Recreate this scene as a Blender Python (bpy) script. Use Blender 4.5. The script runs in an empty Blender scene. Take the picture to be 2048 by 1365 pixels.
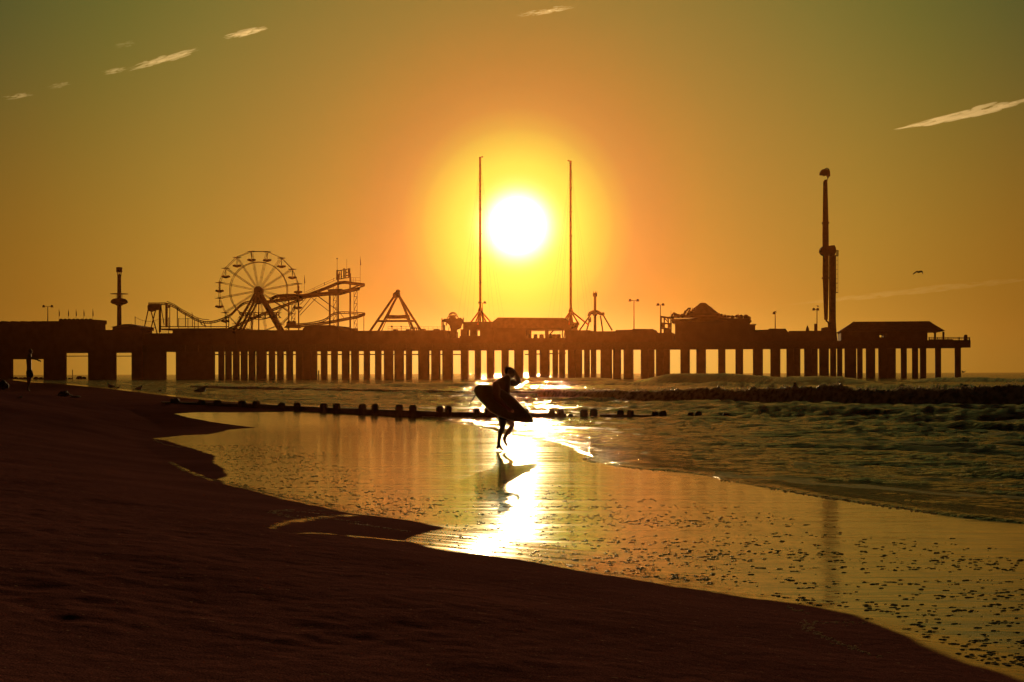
import bpy, math, random
import numpy as np
from mathutils import Vector, Matrix, noise as mnoise
random.seed(7)
RNG = np.random.default_rng(11)
S = bpy.context.scene
COL = S.collection
F = 2048 * 50 / 36.0          # focal length in photograph pixels
HOR, ROLL, HC = 745.5, 0.00244, 1.29
KS = 0.011                    # beach falls gently away from the camera
SEA = -0.70

# ------------------------------------------------------------------ helpers
def uv(px, py):
    dx, dy = px - 1024.0, HOR - py
    return (dx + ROLL * dy) / F, (dy - ROLL * dx) / F

def W(px, py, Y):
    u, v = uv(px, py)
    return Vector((u * Y, Y, HC + v * Y))

def ground(px, py):
    """point of the beach (or of the low flat beyond the groin) seen at a pixel"""
    u, v = uv(px, py)
    Y = HC / max(-v - KS, 1e-4)
    if Y > 56 or Y < 0:
        Y = (HC + 0.62) / max(-v, 1e-4)
        Y = max(Y, 56)
    return (u * Y, Y)

PA, PB = 456.0, -0.1657       # the pier's front line: Y = PA + PB * X
def PY(px, dep=0.0):
    return (PA + dep) / (1 - PB * (px - 1024) / F)
def PW(px, py, dep=0.0):
    return W(px, py, PY(px, dep))
_n = math.hypot(1, PB)
PE = Vector((1 / _n, PB / _n, 0)); PN = Vector((-PB / _n, 1 / _n, 0))

def tag(o, label=None, cat=None, group=None, kind=None):
    if label: o['label'] = label
    if cat: o['category'] = cat
    if group: o['group'] = group
    if kind: o['kind'] = kind
    return o

def thing(name, loc, label, cat, group=None):
    o = bpy.data.objects.new(name, None)
    o.empty_display_size = 0.3
    o.location = loc
    COL.objects.link(o)
    return tag(o, label, cat, group)

def origin_of(o):
    p = Vector((0, 0, 0))
    while o is not None:
        p += o.location; o = o.parent
    return p

class MB:
    def __init__(self): self.v, self.f = [], []
    def add(self, vs, fs):
        b = len(self.v); self.v += [tuple(p) for p in vs]; self.f += [tuple(i + b for i in q) for q in fs]
    def hexa(self, c):
        """eight corners: bottom ring then top ring"""
        self.add(c, [(3, 2, 1, 0), (4, 5, 6, 7), (0, 1, 5, 4), (1, 2, 6, 5), (2, 3, 7, 6), (3, 0, 4, 7)])
    def box(self, x0, x1, y0, y1, z0, z1):
        self.hexa([(x0, y0, z0), (x1, y0, z0), (x1, y1, z0), (x0, y1, z0), (x0, y0, z1), (x1, y0, z1), (x1, y1, z1), (x0, y1, z1)])
    def pbox(self, px0, px1, py0, py1, dep=0.0, thick=6.0, z0=None, z1=None):
        """box aligned with the pier, its front face between two pixel columns / rows"""
        m = (px0 + px1) / 2
        a, b = PW(px0, py0, dep), PW(px1, py0, dep)
        zt = PW(m, py0, dep).z if z1 is None else z1
        zb = PW(m, py1, dep).z if z0 is None else z0
        q = PN * thick
        c = [(a.x, a.y), (b.x, b.y), (b.x + q.x, b.y + q.y), (a.x + q.x, a.y + q.y)]
        self.hexa([(x, y, zb) for x, y in c] + [(x, y, zt) for x, y in c])
    def ring(self, p, d, r, n, ph=0.0):
        d = d.normalized(); up = Vector((0, 0, 1)) if abs(d.z) < 0.9 else Vector((1, 0, 0))
        a = d.cross(up).normalized(); b = d.cross(a).normalized()
        return [p + a * (r * math.cos(ph + 2 * math.pi * i / n)) + b * (r * math.sin(ph + 2 * math.pi * i / n)) for i in range(n)]
    def bar(self, p, q, r, r2=None, n=6):
        p, q = Vector(p), Vector(q); d = q - p
        if d.length < 1e-6: return
        r2 = r if r2 is None else r2
        vs = self.ring(p, d, r, n, math.pi / n) + self.ring(q, d, r2, n, math.pi / n)
        fs = [(i, (i + 1) % n, n + (i + 1) % n, n + i) for i in range(n)] + [tuple(range(n - 1, -1, -1)), tuple(range(n, 2 * n))]
        self.add(vs, fs)
    def tube(self, pts, r, n=6):
        pts = [Vector(p) for p in pts]; vs, fs = [], []
        rr = r if isinstance(r, (list, tuple)) else [r] * len(pts)
        for i, p in enumerate(pts):
            d = pts[min(i + 1, len(pts) - 1)] - pts[max(i - 1, 0)]
            vs += self.ring(p, d, rr[i], n)
        for k in range(len(pts) - 1):
            fs += [(k * n + i, k * n + (i + 1) % n, (k + 1) * n + (i + 1) % n, (k + 1) * n + i) for i in range(n)]
        fs += [tuple(range(n - 1, -1, -1)), tuple(range((len(pts) - 1) * n, len(pts) * n))]
        self.add(vs, fs)
    def lathe(self, c, prof, n=16, ph=0.0):
        """prof: (radius, z) from bottom to top about the vertical through c"""
        c = Vector(c); vs, fs = [], []
        for r, z in prof:
            vs += [(c.x + r * math.cos(ph + 2 * math.pi * i / n), c.y + r * math.sin(ph + 2 * math.pi * i / n), c.z + z) for i in range(n)]
        m = len(prof)
        for k in range(m - 1):
            fs += [(k * n + i, k * n + (i + 1) % n, (k + 1) * n + (i + 1) % n, (k + 1) * n + i) for i in range(n)]
        fs += [tuple(range(n - 1, -1, -1)), tuple(range((m - 1) * n, m * n))]
        self.add(vs, fs)
    def ball(self, c, rx, ry=None, rz=None, n=10, m=6):
        ry = rx if ry is None else ry; rz = rx if rz is None else rz
        c = Vector(c); vs = [(c.x, c.y, c.z - rz)]; fs = []
        for k in range(1, m):
            t = -math.pi / 2 + math.pi * k / m
            vs += [(c.x + rx * math.cos(t) * math.cos(2 * math.pi * i / n), c.y + ry * math.cos(t) * math.sin(2 * math.pi * i / n), c.z + rz * math.sin(t)) for i in range(n)]
        vs.append((c.x, c.y, c.z + rz)); top = len(vs) - 1
        fs += [(0, 1 + (i + 1) % n, 1 + i) for i in range(n)]
        for k in range(m - 2):
            b = 1 + k * n
            fs += [(b + i, b + (i + 1) % n, b + n + (i + 1) % n, b + n + i) for i in range(n)]
        b = 1 + (m - 2) * n
        fs += [(b + i, b + (i + 1) % n, top) for i in range(n)]
        self.add(vs, fs)
    def prism(self, poly, q):
        """closed outline of 3-D points pushed along the vector q"""
        n = len(poly); q = Vector(q); poly = [Vector(p) for p in poly]
        self.add(poly + [p + q for p in poly], [tuple(range(n - 1, -1, -1)), tuple(range(n, 2 * n))] + [(i, (i + 1) % n, n + (i + 1) % n, n + i) for i in range(n)])
    def build(self, name, mat, parent=None, smooth=False, label=None):
        o0 = origin_of(parent) if parent else Vector((0, 0, 0))
        me = bpy.data.meshes.new(name)
        me.from_pydata([(p[0] - o0.x, p[1] - o0.y, p[2] - o0.z) for p in self.v], [], self.f)
        me.materials.append(mat)
        import bmesh as _bm
        b = _bm.new(); b.from_mesh(me); _bm.ops.recalc_face_normals(b, faces=b.faces); b.to_mesh(me); b.free()
        if smooth: me.shade_smooth()
        o = bpy.data.objects.new(name, me); COL.objects.link(o)
        if parent: o.parent = parent
        if label: o['label'] = label
        return o

def solo(mb, name, mat, base, label, cat, group=None, kind=None, smooth=False):
    """a thing that is one mesh, its origin at base"""
    o0 = Vector(base)
    mb.v = [(p[0] - o0.x, p[1] - o0.y, p[2] - o0.z) for p in mb.v]
    o = mb.build(name, mat, smooth=smooth); o.location = o0
    return tag(o, label, cat, group, kind)

# ------------------------------------------------------------------ materials
def mat(name, col, rough=0.7, metal=0.0, var=0.25, scale=3.0, bump=0.0, spec=0.5):
    m = bpy.data.materials.new(name); m.use_nodes = True
    nt = m.node_tree; N, L = nt.nodes, nt.links
    b = N['Principled BSDF']
    b.inputs['Roughness'].default_value = rough; b.inputs['Metallic'].default_value = metal
    b.inputs['Specular IOR Level'].default_value = spec
    tc = N.new('ShaderNodeTexCoord'); no = N.new('ShaderNodeTexNoise')
    no.inputs['Scale'].default_value = scale; no.inputs['Detail'].default_value = 5
    L.new(tc.outputs['Object'], no.inputs['Vector'])
    r = N.new('ShaderNodeValToRGB'); e = r.color_ramp.elements
    e[0].position, e[1].position = 0.3, 0.7
    e[0].color = tuple(c * (1 - var) for c in col) + (1,); e[1].color = tuple(min(1, c * (1 + var)) for c in col) + (1,)
    L.new(no.outputs['Fac'], r.inputs['Fac']); L.new(r.outputs['Color'], b.inputs['Base Color'])
    if bump:
        bp = N.new('ShaderNodeBump'); bp.inputs['Strength'].default_value = bump; bp.inputs['Distance'].default_value = 0.05
        L.new(no.outputs['Fac'], bp.inputs['Height']); L.new(bp.outputs['Normal'], b.inputs['Normal'])
    return m

M = dict(
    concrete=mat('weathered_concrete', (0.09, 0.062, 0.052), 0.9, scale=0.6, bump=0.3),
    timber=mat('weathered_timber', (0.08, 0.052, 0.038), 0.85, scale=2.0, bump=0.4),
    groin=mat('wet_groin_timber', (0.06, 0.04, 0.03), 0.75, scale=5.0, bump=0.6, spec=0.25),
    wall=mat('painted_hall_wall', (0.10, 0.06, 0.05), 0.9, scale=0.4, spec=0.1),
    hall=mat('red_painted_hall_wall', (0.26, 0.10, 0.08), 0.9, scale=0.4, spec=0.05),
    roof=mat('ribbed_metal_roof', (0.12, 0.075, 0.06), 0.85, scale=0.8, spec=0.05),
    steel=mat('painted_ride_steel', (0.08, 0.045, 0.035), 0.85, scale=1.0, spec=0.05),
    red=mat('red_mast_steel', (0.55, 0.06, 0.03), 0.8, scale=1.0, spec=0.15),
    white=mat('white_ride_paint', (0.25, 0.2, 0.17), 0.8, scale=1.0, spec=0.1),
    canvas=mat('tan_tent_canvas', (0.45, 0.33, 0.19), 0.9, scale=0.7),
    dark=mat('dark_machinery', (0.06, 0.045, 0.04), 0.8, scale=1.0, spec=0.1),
    flag=mat('dark_flag_cloth', (0.12, 0.03, 0.03), 0.9),
    net=mat('net_mesh', (0.10, 0.09, 0.08), 0.9),
    skin=mat('tanned_skin', (0.26, 0.14, 0.09), 0.55, var=0.1, scale=12),
    shorts=mat('dark_shorts_cloth', (0.03, 0.03, 0.04), 0.85, var=0.2, scale=20),
    hair=mat('dark_hair', (0.02, 0.015, 0.012), 0.6, scale=40),
    eye=mat('dark_eye', (0.02, 0.02, 0.02), 0.2),
    board=mat('waxed_board', (0.33, 0.29, 0.2), 0.35, var=0.15, scale=4),
    rubber=mat('black_rubber', (0.015, 0.015, 0.015), 0.6),
    gull=mat('grey_gull_feathers', (0.28, 0.26, 0.24), 0.8, scale=9),
    weed=mat('dark_seaweed', (0.025, 0.018, 0.012), 0.8, scale=14, bump=0.6),
    shell=mat('pale_shell', (0.75, 0.68, 0.58), 0.35, scale=9),
)
# tuning of light and air
LOW_STOPS = [(0, (118, 115, 46)), (3.0, (128, 116, 50)), (4.6, (164, 119, 60)), (7.3, (172, 130, 53)), (13.5, (162, 123, 42)), (19, (142, 100, 29)), (26, (104, 72, 20)), (40, (46, 34, 14)), (60, (18, 15, 9))]
HORIZON_STOPS = [(0, (150, 185, 95)), (5.5, (160, 182, 100)), (10, (174, 154, 66)), (14, (170, 138, 52)), (19, (148, 108, 34)), (26, (108, 74, 22)), (40, (46, 34, 14)), (60, (18, 15, 9))]
HIGH_STOPS = [(0, (160, 118, 50)), (6, (168, 122, 55)), (9, (148, 120, 54)), (14, (122, 111, 49)), (17, (104, 101, 43)), (21, (83, 84, 40)), (28, (54, 50, 27)), (36, (24, 22, 14)), (60, (9, 9, 6))]
ZENITH = (9, 9, 6)
HALO_STOPS = [(0, (170, 210, 78)), (1.7, (168, 207, 75)), (2.5, (156, 188, 63)), (3.2, (130, 152, 48)), (3.9, (98, 104, 34)), (4.7, (62, 52, 20)), (5.6, (30, 18, 9)), (6.6, (0, 0, 0))]
CORE_DEG, CORE_VAL, CORE_POW = 1.12, 3.2, 2.8
SUN_E, SUN_C = 2.0, (1.0, 0.62, 0.25)
HAZE_D, HAZE_C, HAZE_G = 4.8e-5, (1.0, 0.34, 0.08), 0.905
WET_IOR, WET_R, WET_BUMP = 1.62, (0.055, 0.14), 0.008
WAVE_K, SEA_R, SEA_BUMP = 7.5, 0.06, 0.16
# ------------------------------------------------------------------ camera, sky, sun, air
cam_d = bpy.data.cameras.new('camera'); cam = bpy.data.objects.new('camera', cam_d); COL.objects.link(cam)
cam_d.lens, cam_d.sensor_width, cam_d.sensor_fit = 50, 36, 'HORIZONTAL'
cam_d.shift_y = (HOR - 682.5) / 2048
cam_d.clip_start, cam_d.clip_end = 0.1, 20000
cam.matrix_world = Matrix.Translation((0, 0, HC)) @ Matrix.Rotation(math.pi / 2, 4, 'X') @ Matrix.Rotation(-ROLL, 4, 'Z')
S.camera = cam

_u, _v = uv(1035, 452)
SUN = Vector((_u, 1, _v)).normalized()
SUN_EL = math.asin(SUN.z); SUN_AZ = math.atan2(SUN.x, SUN.y)

def lin(c):
    return tuple(((x / 255) / 12.92 if x / 255 <= 0.04045 else ((x / 255 + 0.055) / 1.055) ** 2.4) for x in c)

world = bpy.data.worlds.new('World'); S.world = world; world.use_nodes = True
nt = world.node_tree; N, L = nt.nodes, nt.links
for n in list(N): N.remove(n)
out = N.new('ShaderNodeOutputWorld'); bg = N.new('ShaderNodeBackground'); L.new(bg.outputs[0], out.inputs[0])
tc = N.new('ShaderNodeTexCoord')
def vm(op, a, b=None):
    n = N.new('ShaderNodeVectorMath'); n.operation = op
    for i, x in enumerate((a, b)):
        if x is None: continue
        if isinstance(x, (tuple, list, Vector)): n.inputs[i].default_value = tuple(x)
        else: L.new(x, n.inputs[i])
    return n
def ma(op, a, b=None, clamp=False):
    n = N.new('ShaderNodeMath'); n.operation = op; n.use_clamp = clamp
    for i, x in enumerate((a, b)):
        if x is None: continue
        if isinstance(x, (int, float)): n.inputs[i].default_value = x
        else: L.new(x, n.inputs[i])
    return n.outputs[0]
def ramp(fac, stops, top):
    n = N.new('ShaderNodeValToRGB'); cr = n.color_ramp; cr.interpolation = 'LINEAR'
    while len(cr.elements) < len(stops): cr.elements.new(0.5)
    for e, (p, c) in zip(cr.elements, stops):
        e.position = p / top; e.color = lin(c) + (1,)
    L.new(ma('DIVIDE', fac, top), n.inputs['Fac'])
    return n.outputs['Color']
def mixc(f, a, b, mode='MIX'):
    n = N.new('ShaderNodeMix'); n.data_type = 'RGBA'; n.blend_type = mode; n.clamp_factor = True
    if isinstance(f, (int, float)): n.inputs[0].default_value = f
    else: L.new(f, n.inputs[0])
    for i, x in ((6, a), (7, b)):
        if isinstance(x, tuple): n.inputs[i].default_value = x
        else: L.new(x, n.inputs[i])
    return n.outputs[2]
dirn = vm('NORMALIZE', tc.outputs['Generated']).outputs[0]
theta = ma('MULTIPLY', ma('ARCCOSINE', ma('MINIMUM', vm('DOT_PRODUCT', dirn, SUN).outputs['Value'], 0.9999999)), 180 / math.pi)
sep = N.new('ShaderNodeSeparateXYZ'); L.new(dirn, sep.inputs[0])
elev = ma('MULTIPLY', ma('ARCSINE', sep.outputs['Z']), 180 / math.pi)
# low sky and high sky by the angle from the sun
low = ramp(theta, LOW_STOPS, 60)
high = ramp(theta, HIGH_STOPS, 60)
hor = ramp(theta, HORIZON_STOPS, 60)
k0 = N.new('ShaderNodeMapRange'); k0.interpolation_type = 'SMOOTHSTEP'
k0.inputs['From Min'].default_value, k0.inputs['From Max'].default_value = 0.2, 3.2
L.new(elev, k0.inputs['Value']); low = mixc(k0.outputs[0], hor, low)
k1 = N.new('ShaderNodeMapRange'); k1.interpolation_type = 'SMOOTHSTEP'
k1.inputs['From Min'].default_value, k1.inputs['From Max'].default_value = 2.5, 15.5
L.new(elev, k1.inputs['Value'])
sky = mixc(k1.outputs[0], low, high)
k2 = N.new('ShaderNodeMapRange'); k2.interpolation_type = 'SMOOTHSTEP'
k2.inputs['From Min'].default_value, k2.inputs['From Max'].default_value = 13, 50
L.new(elev, k2.inputs['Value'])
sky = mixc(k2.outputs[0], sky, lin(ZENITH) + (1,))
# the aureole and the veiled disc of the sun
halo = ramp(theta, HALO_STOPS, 7)
sky = mixc(1.0, sky, halo, 'ADD')
core = ma('MULTIPLY', ma('POWER', 2.718, ma('MULTIPLY', ma('POWER', ma('DIVIDE', theta, CORE_DEG), CORE_POW), -1.0)), CORE_VAL)
cc = N.new('ShaderNodeCombineColor')
for i, w in enumerate((1.0, 0.97, 0.85)): L.new(ma('MULTIPLY', core, w), cc.inputs[i])
sky = mixc(1.0, sky, cc.outputs[0], 'ADD')
# the physical sky underneath, dim and toned like the photograph
ns = N.new('ShaderNodeTexSky'); ns.sky_type = 'NISHITA'; ns.sun_disc = False
ns.sun_elevation = SUN_EL; ns.sun_rotation = SUN_AZ
nt_ = mixc(1.0, ns.outputs['Color'], (0.0006, 0.0004, 0.0001, 1), 'MULTIPLY')
sky = mixc(1.0, sky, nt_, 'ADD')
L.new(sky, bg.inputs['Color']); bg.inputs['Strength'].default_value = 1.0
world.cycles.sampling_method = 'MANUAL'; world.cycles.sample_map_resolution = 2048

sd = bpy.data.lights.new('sun', 'SUN'); sd.energy = SUN_E; sd.angle = math.radians(0.5); sd.color = SUN_C
sun = bpy.data.objects.new('sun', sd); COL.objects.link(sun); sun.location = (0, 0, 60)
sun.rotation_mode = 'QUATERNION'; sun.rotation_quaternion = SUN.to_track_quat('Z', 'Y')

hz = MB(); hz.box(-1180, 1250, -45, 2320, -5.2, 74.5)
hm = bpy.data.materials.new('sea_haze'); hm.use_nodes = True
for n in list(hm.node_tree.nodes): hm.node_tree.nodes.remove(n)
ho = hm.node_tree.nodes.new('ShaderNodeOutputMaterial'); pv = hm.node_tree.nodes.new('ShaderNodeVolumePrincipled')
pv.inputs['Density'].default_value = HAZE_D; pv.inputs['Color'].default_value = HAZE_C + (1,); pv.inputs['Anisotropy'].default_value = HAZE_G
hm.node_tree.links.new(pv.outputs[0], ho.inputs['Volume'])
haze = hz.build('haze', hm); tag(haze, 'warm thin haze in the air over the sea, the pier and the beach', 'haze', kind='stuff')

S.view_settings.view_transform = 'Standard'; S.view_settings.look = 'None'; S.view_settings.gamma = 1.0; S.view_settings.exposure = 0.0
S.view_settings.use_curve_mapping = False
cy = S.cycles
cy.use_denoising = True; cy.max_bounces = 6; cy.volume_bounces = 0; cy.transparent_max_bounces = 24
cy.sample_clamp_indirect = 4.0
# ------------------------------------------------------------------ beach and sea
DRY_PX = [(2120, 1395), (2021, 1357), (1993, 1348), (1937, 1332), (1875, 1306), (1819, 1275), (1752, 1250), (1701, 1231), (1645, 1219), (1561, 1205),
    (1460, 1191), (1348, 1173), (1236, 1155), (1135, 1138), (1040, 1120), (956, 1109), (896, 1103), (852, 1094), (809, 1082), (838, 1070), (885, 1057),
    (850, 1047), (800, 1039), (721, 1030), (703, 1028), (633, 1013), (571, 1000), (519, 986), (448, 969), (436, 960), (453, 951), (447, 937), (426, 925), (431, 912), (395, 901),
    (352, 888), (330, 881), (304, 877.5), (365, 871.5), (417, 869), (457, 860), (512, 855.6), (439, 846.5), (400, 840), (373, 835), (350, 828), (395, 825), (483, 825.5), (562, 824.5), (589, 822.5)]
DRY_FAR = [(560, 811), (450, 803.5), (400, 799.5), (340, 793), (250, 782), (200, 776.5), (140, 770.5), (80, 766), (0, 762.5)]
SHORE_PX = [(2420, 1096), (2300, 1083), (2160, 1062), (2044, 1047), (1980, 1041), (1915, 1034), (1845, 1024), (1804, 1017), (1739, 1008.5), (1679, 1000), (1628, 992), (1563, 981), (1507, 971.5), (1461, 963),
    (1405, 950.7), (1350, 943.7), (1299, 940), (1239, 933.5), (1192, 925.5), (1170, 919.5), (1184, 913), (1160, 904), (1151, 895), (1123, 887.5), (1090, 881), (1030, 873), (1000, 867), (985, 860), (955, 853.5), (920, 848.5), (866, 840)]
SHORE_FAR = [(640, 812), (560, 807.5), (450, 801), (400, 796), (330, 788.5), (250, 778.5), (200, 773), (140, 768), (80, 764), (0, 761)]
sho_line = np.array([ground(*p) for p in SHORE_PX] + [ground(*p) for p in SHORE_FAR])
def extend(pl):
    a, b = pl[0], pl[-1]
    return np.vstack([[a[0] + 6, -60.0], [a[0] + 2.5, min(a[1] - 4, 3.0)], pl, [b[0] - 60, b[1] + 150], [b[0] - 420, b[1] + 900]])
sho_line = extend(sho_line)
BIG = 9000.0
sea_poly = np.vstack([sho_line, [-BIG, BIG], [BIG, BIG], [BIG, -60]])
# a smoothed dry line carries the rise of the beach, so that small scallops do not lift the sand
key = [(6.5, -60), (3.6, 3.0), (2.3, 7.5), (0.6, 11.3), (-2.0, 16), (-5.0, 22), (-8.6, 33), (-10.8, 45), (-12.4, 55), (-23, 75), (-46, 125), (-80, 215), (-130, 400), (-400, 1200)]
key_line = np.array(key, float); key_poly = np.vstack([key_line, [-BIG, 1200], [-BIG, -60]])

def seg_dist(P, pl):
    best = np.full(len(P), 1e18)
    for a, b in zip(pl[:-1], pl[1:]):
        d = b - a; L2 = max((d * d).sum(), 1e-12)
        t = np.clip(((P - a) @ d) / L2, 0, 1)
        q = P - (a + t[:, None] * d)
        best = np.minimum(best, (q * q).sum(1))
    return np.sqrt(best)
def inside(P, poly):
    r = np.zeros(len(P), bool); x, y = P[:, 0], P[:, 1]
    for (x0, y0), (x1, y1) in zip(poly, np.roll(poly, -1, axis=0)):
        if y0 == y1: continue
        c = (y0 > y) != (y1 > y)
        r ^= c & (x < (x1 - x0) * (y - y0) / (y1 - y0) + x0)
    return r
def sdist(P, pl, poly):
    d = seg_dist(P, pl); return np.where(inside(P, poly), d, -d)

_perm = np.random.default_rng(5).permutation(512)
_perm = np.concatenate([_perm, _perm, _perm])
_ang = np.random.default_rng(6).uniform(0, 2 * math.pi, 512)
_gx, _gy = np.cos(_ang), np.sin(_ang)
def perlin(x, y):
    xi, yi = np.floor(x).astype(np.int64), np.floor(y).astype(np.int64)
    fx, fy = x - xi, y - yi
    u, v = fx * fx * fx * (fx * (fx * 6 - 15) + 10), fy * fy * fy * (fy * (fy * 6 - 15) + 10)
    def g(ix, iy, dx, dy):
        h = _perm[(_perm[ix & 511] + (iy & 511))] & 511
        return _gx[h] * dx + _gy[h] * dy
    a, b = g(xi, yi, fx, fy), g(xi + 1, yi, fx - 1, fy)
    c, d = g(xi, yi + 1, fx, fy - 1), g(xi + 1, yi + 1, fx - 1, fy - 1)
    return (a + u * (b - a)) * (1 - v) + (c + u * (d - c)) * v
def sstep(a, b, x):
    t = np.clip((x - a) / (b - a), 0, 1); return t * t * (3 - 2 * t)

def base_z(y):
    return -KS * np.minimum(y, 56.0)
def beach_z(P):
    x, y = P[:, 0], P[:, 1]
    s = sdist(P, key_line, key_poly); d = sdist(P, sho_line, sea_poly)
    sp = np.maximum(s, 0)
    rise = 1.35 * (1 - np.exp(-(sp / 4.3) ** 1.35)) * (0.35 + 0.65 * sstep(14, 40, y)) + 0.4 * (1 - sstep(14, 40, y)) * (1 - np.exp(-(sp / 6) ** 1.5))
    rise = rise * (1 - 0.75 * sstep(62, 110, y))
    # sand banked up against the groin
    bank = 0.057 * np.clip(-3.2 - x, 0, 11.5) * sstep(42, 60, y) * (1 - sstep(60.5, 72, y))
    rise = np.maximum(rise, bank)
    bumps = perlin(x * 0.55, y * 0.4) * 0.035 + perlin(x * 1.7 + 9, y * 1.3) * 0.018 + perlin(x * 4.3, y * 3.7 + 4) * 0.012 + perlin(x * 9.3, y * 8.1 + 4) * 0.008
    far = sstep(30, 50, y) * perlin(x * 0.23 + 40, y * 0.12) * 0.22
    z = base_z(y) + rise + (bumps + far) * sstep(0.4, 4.0, s)
    z += perlin(x * 0.35 + 70, y * 0.22) * 0.004 * (1 - sstep(0.3, 2, s))
    # the low dark mound behind the standing man
    z += 0.20 * np.exp(-(((x + 26.5) / 4.0) ** 2 + ((y - 70) / 3.0) ** 2))
    return z - np.clip(0.06 * np.maximum(d, 0), 0, 2.0)

def on_beach(px, py, ymax=75.0):
    """the first point of the modelled beach along the ray of a pixel"""
    u, v = uv(px, py); Y = np.linspace(5, ymax, 1800)
    z = HC + v * Y; hit = z <= beach_z(np.stack([u * Y, Y], -1))
    k = int(np.argmax(hit)) if hit.any() else len(Y) - 1
    return Vector((u * Y[k], Y[k], z[k]))
dry_line = extend(np.array([tuple(on_beach(*p, 59.6))[:2] for p in DRY_PX] + [ground(*p) for p in DRY_FAR]))
dry_poly = np.vstack([dry_line, [-BIG, dry_line[-1, 1]], [-BIG, -60]])

def grid_mesh(name, X, Y, Z, keep=None, attrs=()):
    nr, nc = X.shape
    idx = np.arange(nr * nc).reshape(nr, nc)
    q = np.stack([idx[:-1, :-1], idx[:-1, 1:], idx[1:, 1:], idx[1:, :-1]], -1).reshape(-1, 4)
    if keep is not None:
        q = q[keep.ravel()[q].any(1)]
        used = np.zeros(nr * nc, bool); used[q.ravel()] = True
        remap = np.cumsum(used) - 1; q = remap[q]
    else: used = np.ones(nr * nc, bool)
    co = np.stack([X.ravel(), Y.ravel(), Z.ravel()], -1)[used].astype(np.float32)
    me = bpy.data.meshes.new(name)
    me.vertices.add(len(co)); me.vertices.foreach_set('co', co.ravel())
    me.loops.add(q.size); me.loops.foreach_set('vertex_index', q.astype(np.int32).ravel())
    me.polygons.add(len(q)); me.polygons.foreach_set('loop_start', np.arange(0, q.size, 4, dtype=np.int32)); me.polygons.foreach_set('loop_total', np.full(len(q), 4, np.int32))
    for nm, a in attrs:
        at = me.attributes.new(nm, 'FLOAT', 'POINT'); at.data.foreach_set('value', a.ravel()[used].astype(np.float32))
    me.update(calc_edges=True); me.validate(); me.shade_smooth()
    return me

# --- beach
rows = np.concatenate([np.linspace(-30, 4.5, 14), 4.8 * (70 / 4.8) ** np.linspace(0, 1, 430), 71 * (620 / 71) ** np.linspace(0.01, 1, 110)])
cols = np.concatenate([np.linspace(-1.8, -0.63, 40), np.linspace(-0.62, 0.5, 640), np.linspace(0.51, 2.2, 90)])
Yg = np.repeat(rows[:, None], len(cols), 1); Xg = cols[None, :] * (np.maximum(Yg, 0) + 4.0 + 0 * Yg)
Pg = np.stack([Xg.ravel(), Yg.ravel()], -1)
dryd = sdist(Pg, dry_line, dry_poly)
# thin shining slivers of swash left on the damp sand
SLIVERS = [[(545, 1058), (575, 1045), (640, 1035), (705, 1031)], [(553, 1064), (600, 1068), (655, 1068)], [(715, 1074), (765, 1079), (812, 1083)], [(340, 925), (372, 941), (430, 963)]]
for sl in SLIVERS:
    sl = np.array([tuple(on_beach(*p))[:2] for p in sl]); near_ = (Pg[:, 1] > sl[:, 1].min() - 2) & (Pg[:, 1] < sl[:, 1].max() + 2)
    q_ = Pg[near_]; dd = seg_dist(q_, sl) - .035 - .09 * perlin(q_[:, 0] * 2.2, q_[:, 1] * 2.7)
    dryd[near_] = np.minimum(dryd[near_], dd)
Zg = beach_z(Pg).reshape(Xg.shape)
seg_d = sdist(Pg, sho_line, sea_poly)
me = grid_mesh('beach_sand', Xg, Yg, Zg, keep=(seg_d < 25).reshape(Xg.shape), attrs=[('dry', dryd)])

bm_ = bpy.data.materials.new('sand'); bm_.use_nodes = True; nt = bm_.node_tree; N, L = nt.nodes, nt.links
b_dry = N['Principled BSDF']; out_ = N['Material Output']
b_wet = N.new('ShaderNodeBsdfPrincipled'); mx = N.new('ShaderNodeMixShader')
at = N.new('ShaderNodeAttribute'); at.attribute_name = 'dry'
geo = N.new('ShaderNodeNewGeometry')
def tex(scale, vec=None, detail=4, sx=1, sy=1):
    mp = N.new('ShaderNodeMapping'); mp.inputs['Scale'].default_value = (sx, sy, 1); L.new(geo.outputs['Position'], mp.inputs['Vector'])
    n = N.new('ShaderNodeTexNoise'); n.inputs['Scale'].default_value = scale; n.inputs['Detail'].default_value = detail
    L.new(mp.outputs[0], n.inputs['Vector']); return n.outputs['Fac']
def mr(x, a, b, c=0.0, d=1.0, smooth=True):
    n = N.new('ShaderNodeMapRange'); n.interpolation_type = 'SMOOTHSTEP' if smooth else 'LINEAR'
    for k, w in zip(('From Min', 'From Max', 'To Min', 'To Max'), (a, b, c, d)): n.inputs[k].default_value = w
    L.new(x, n.inputs['Value']); return n.outputs[0]
wob = tex(3.0, detail=8, sx=1.0, sy=0.5)
edge = ma('ADD', at.outputs['Fac'], ma('MULTIPLY', ma('SUBTRACT', wob, 0.5), 0.20))
wetf = mr(edge, -0.05, 0.03, 1.0, 0.0)
L.new(wetf, mx.inputs[0]); L.new(b_dry.outputs[0], mx.inputs[1]); L.new(b_wet.outputs[0], mx.inputs[2]); L.new(mx.outputs[0], out_.inputs['Surface'])
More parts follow.
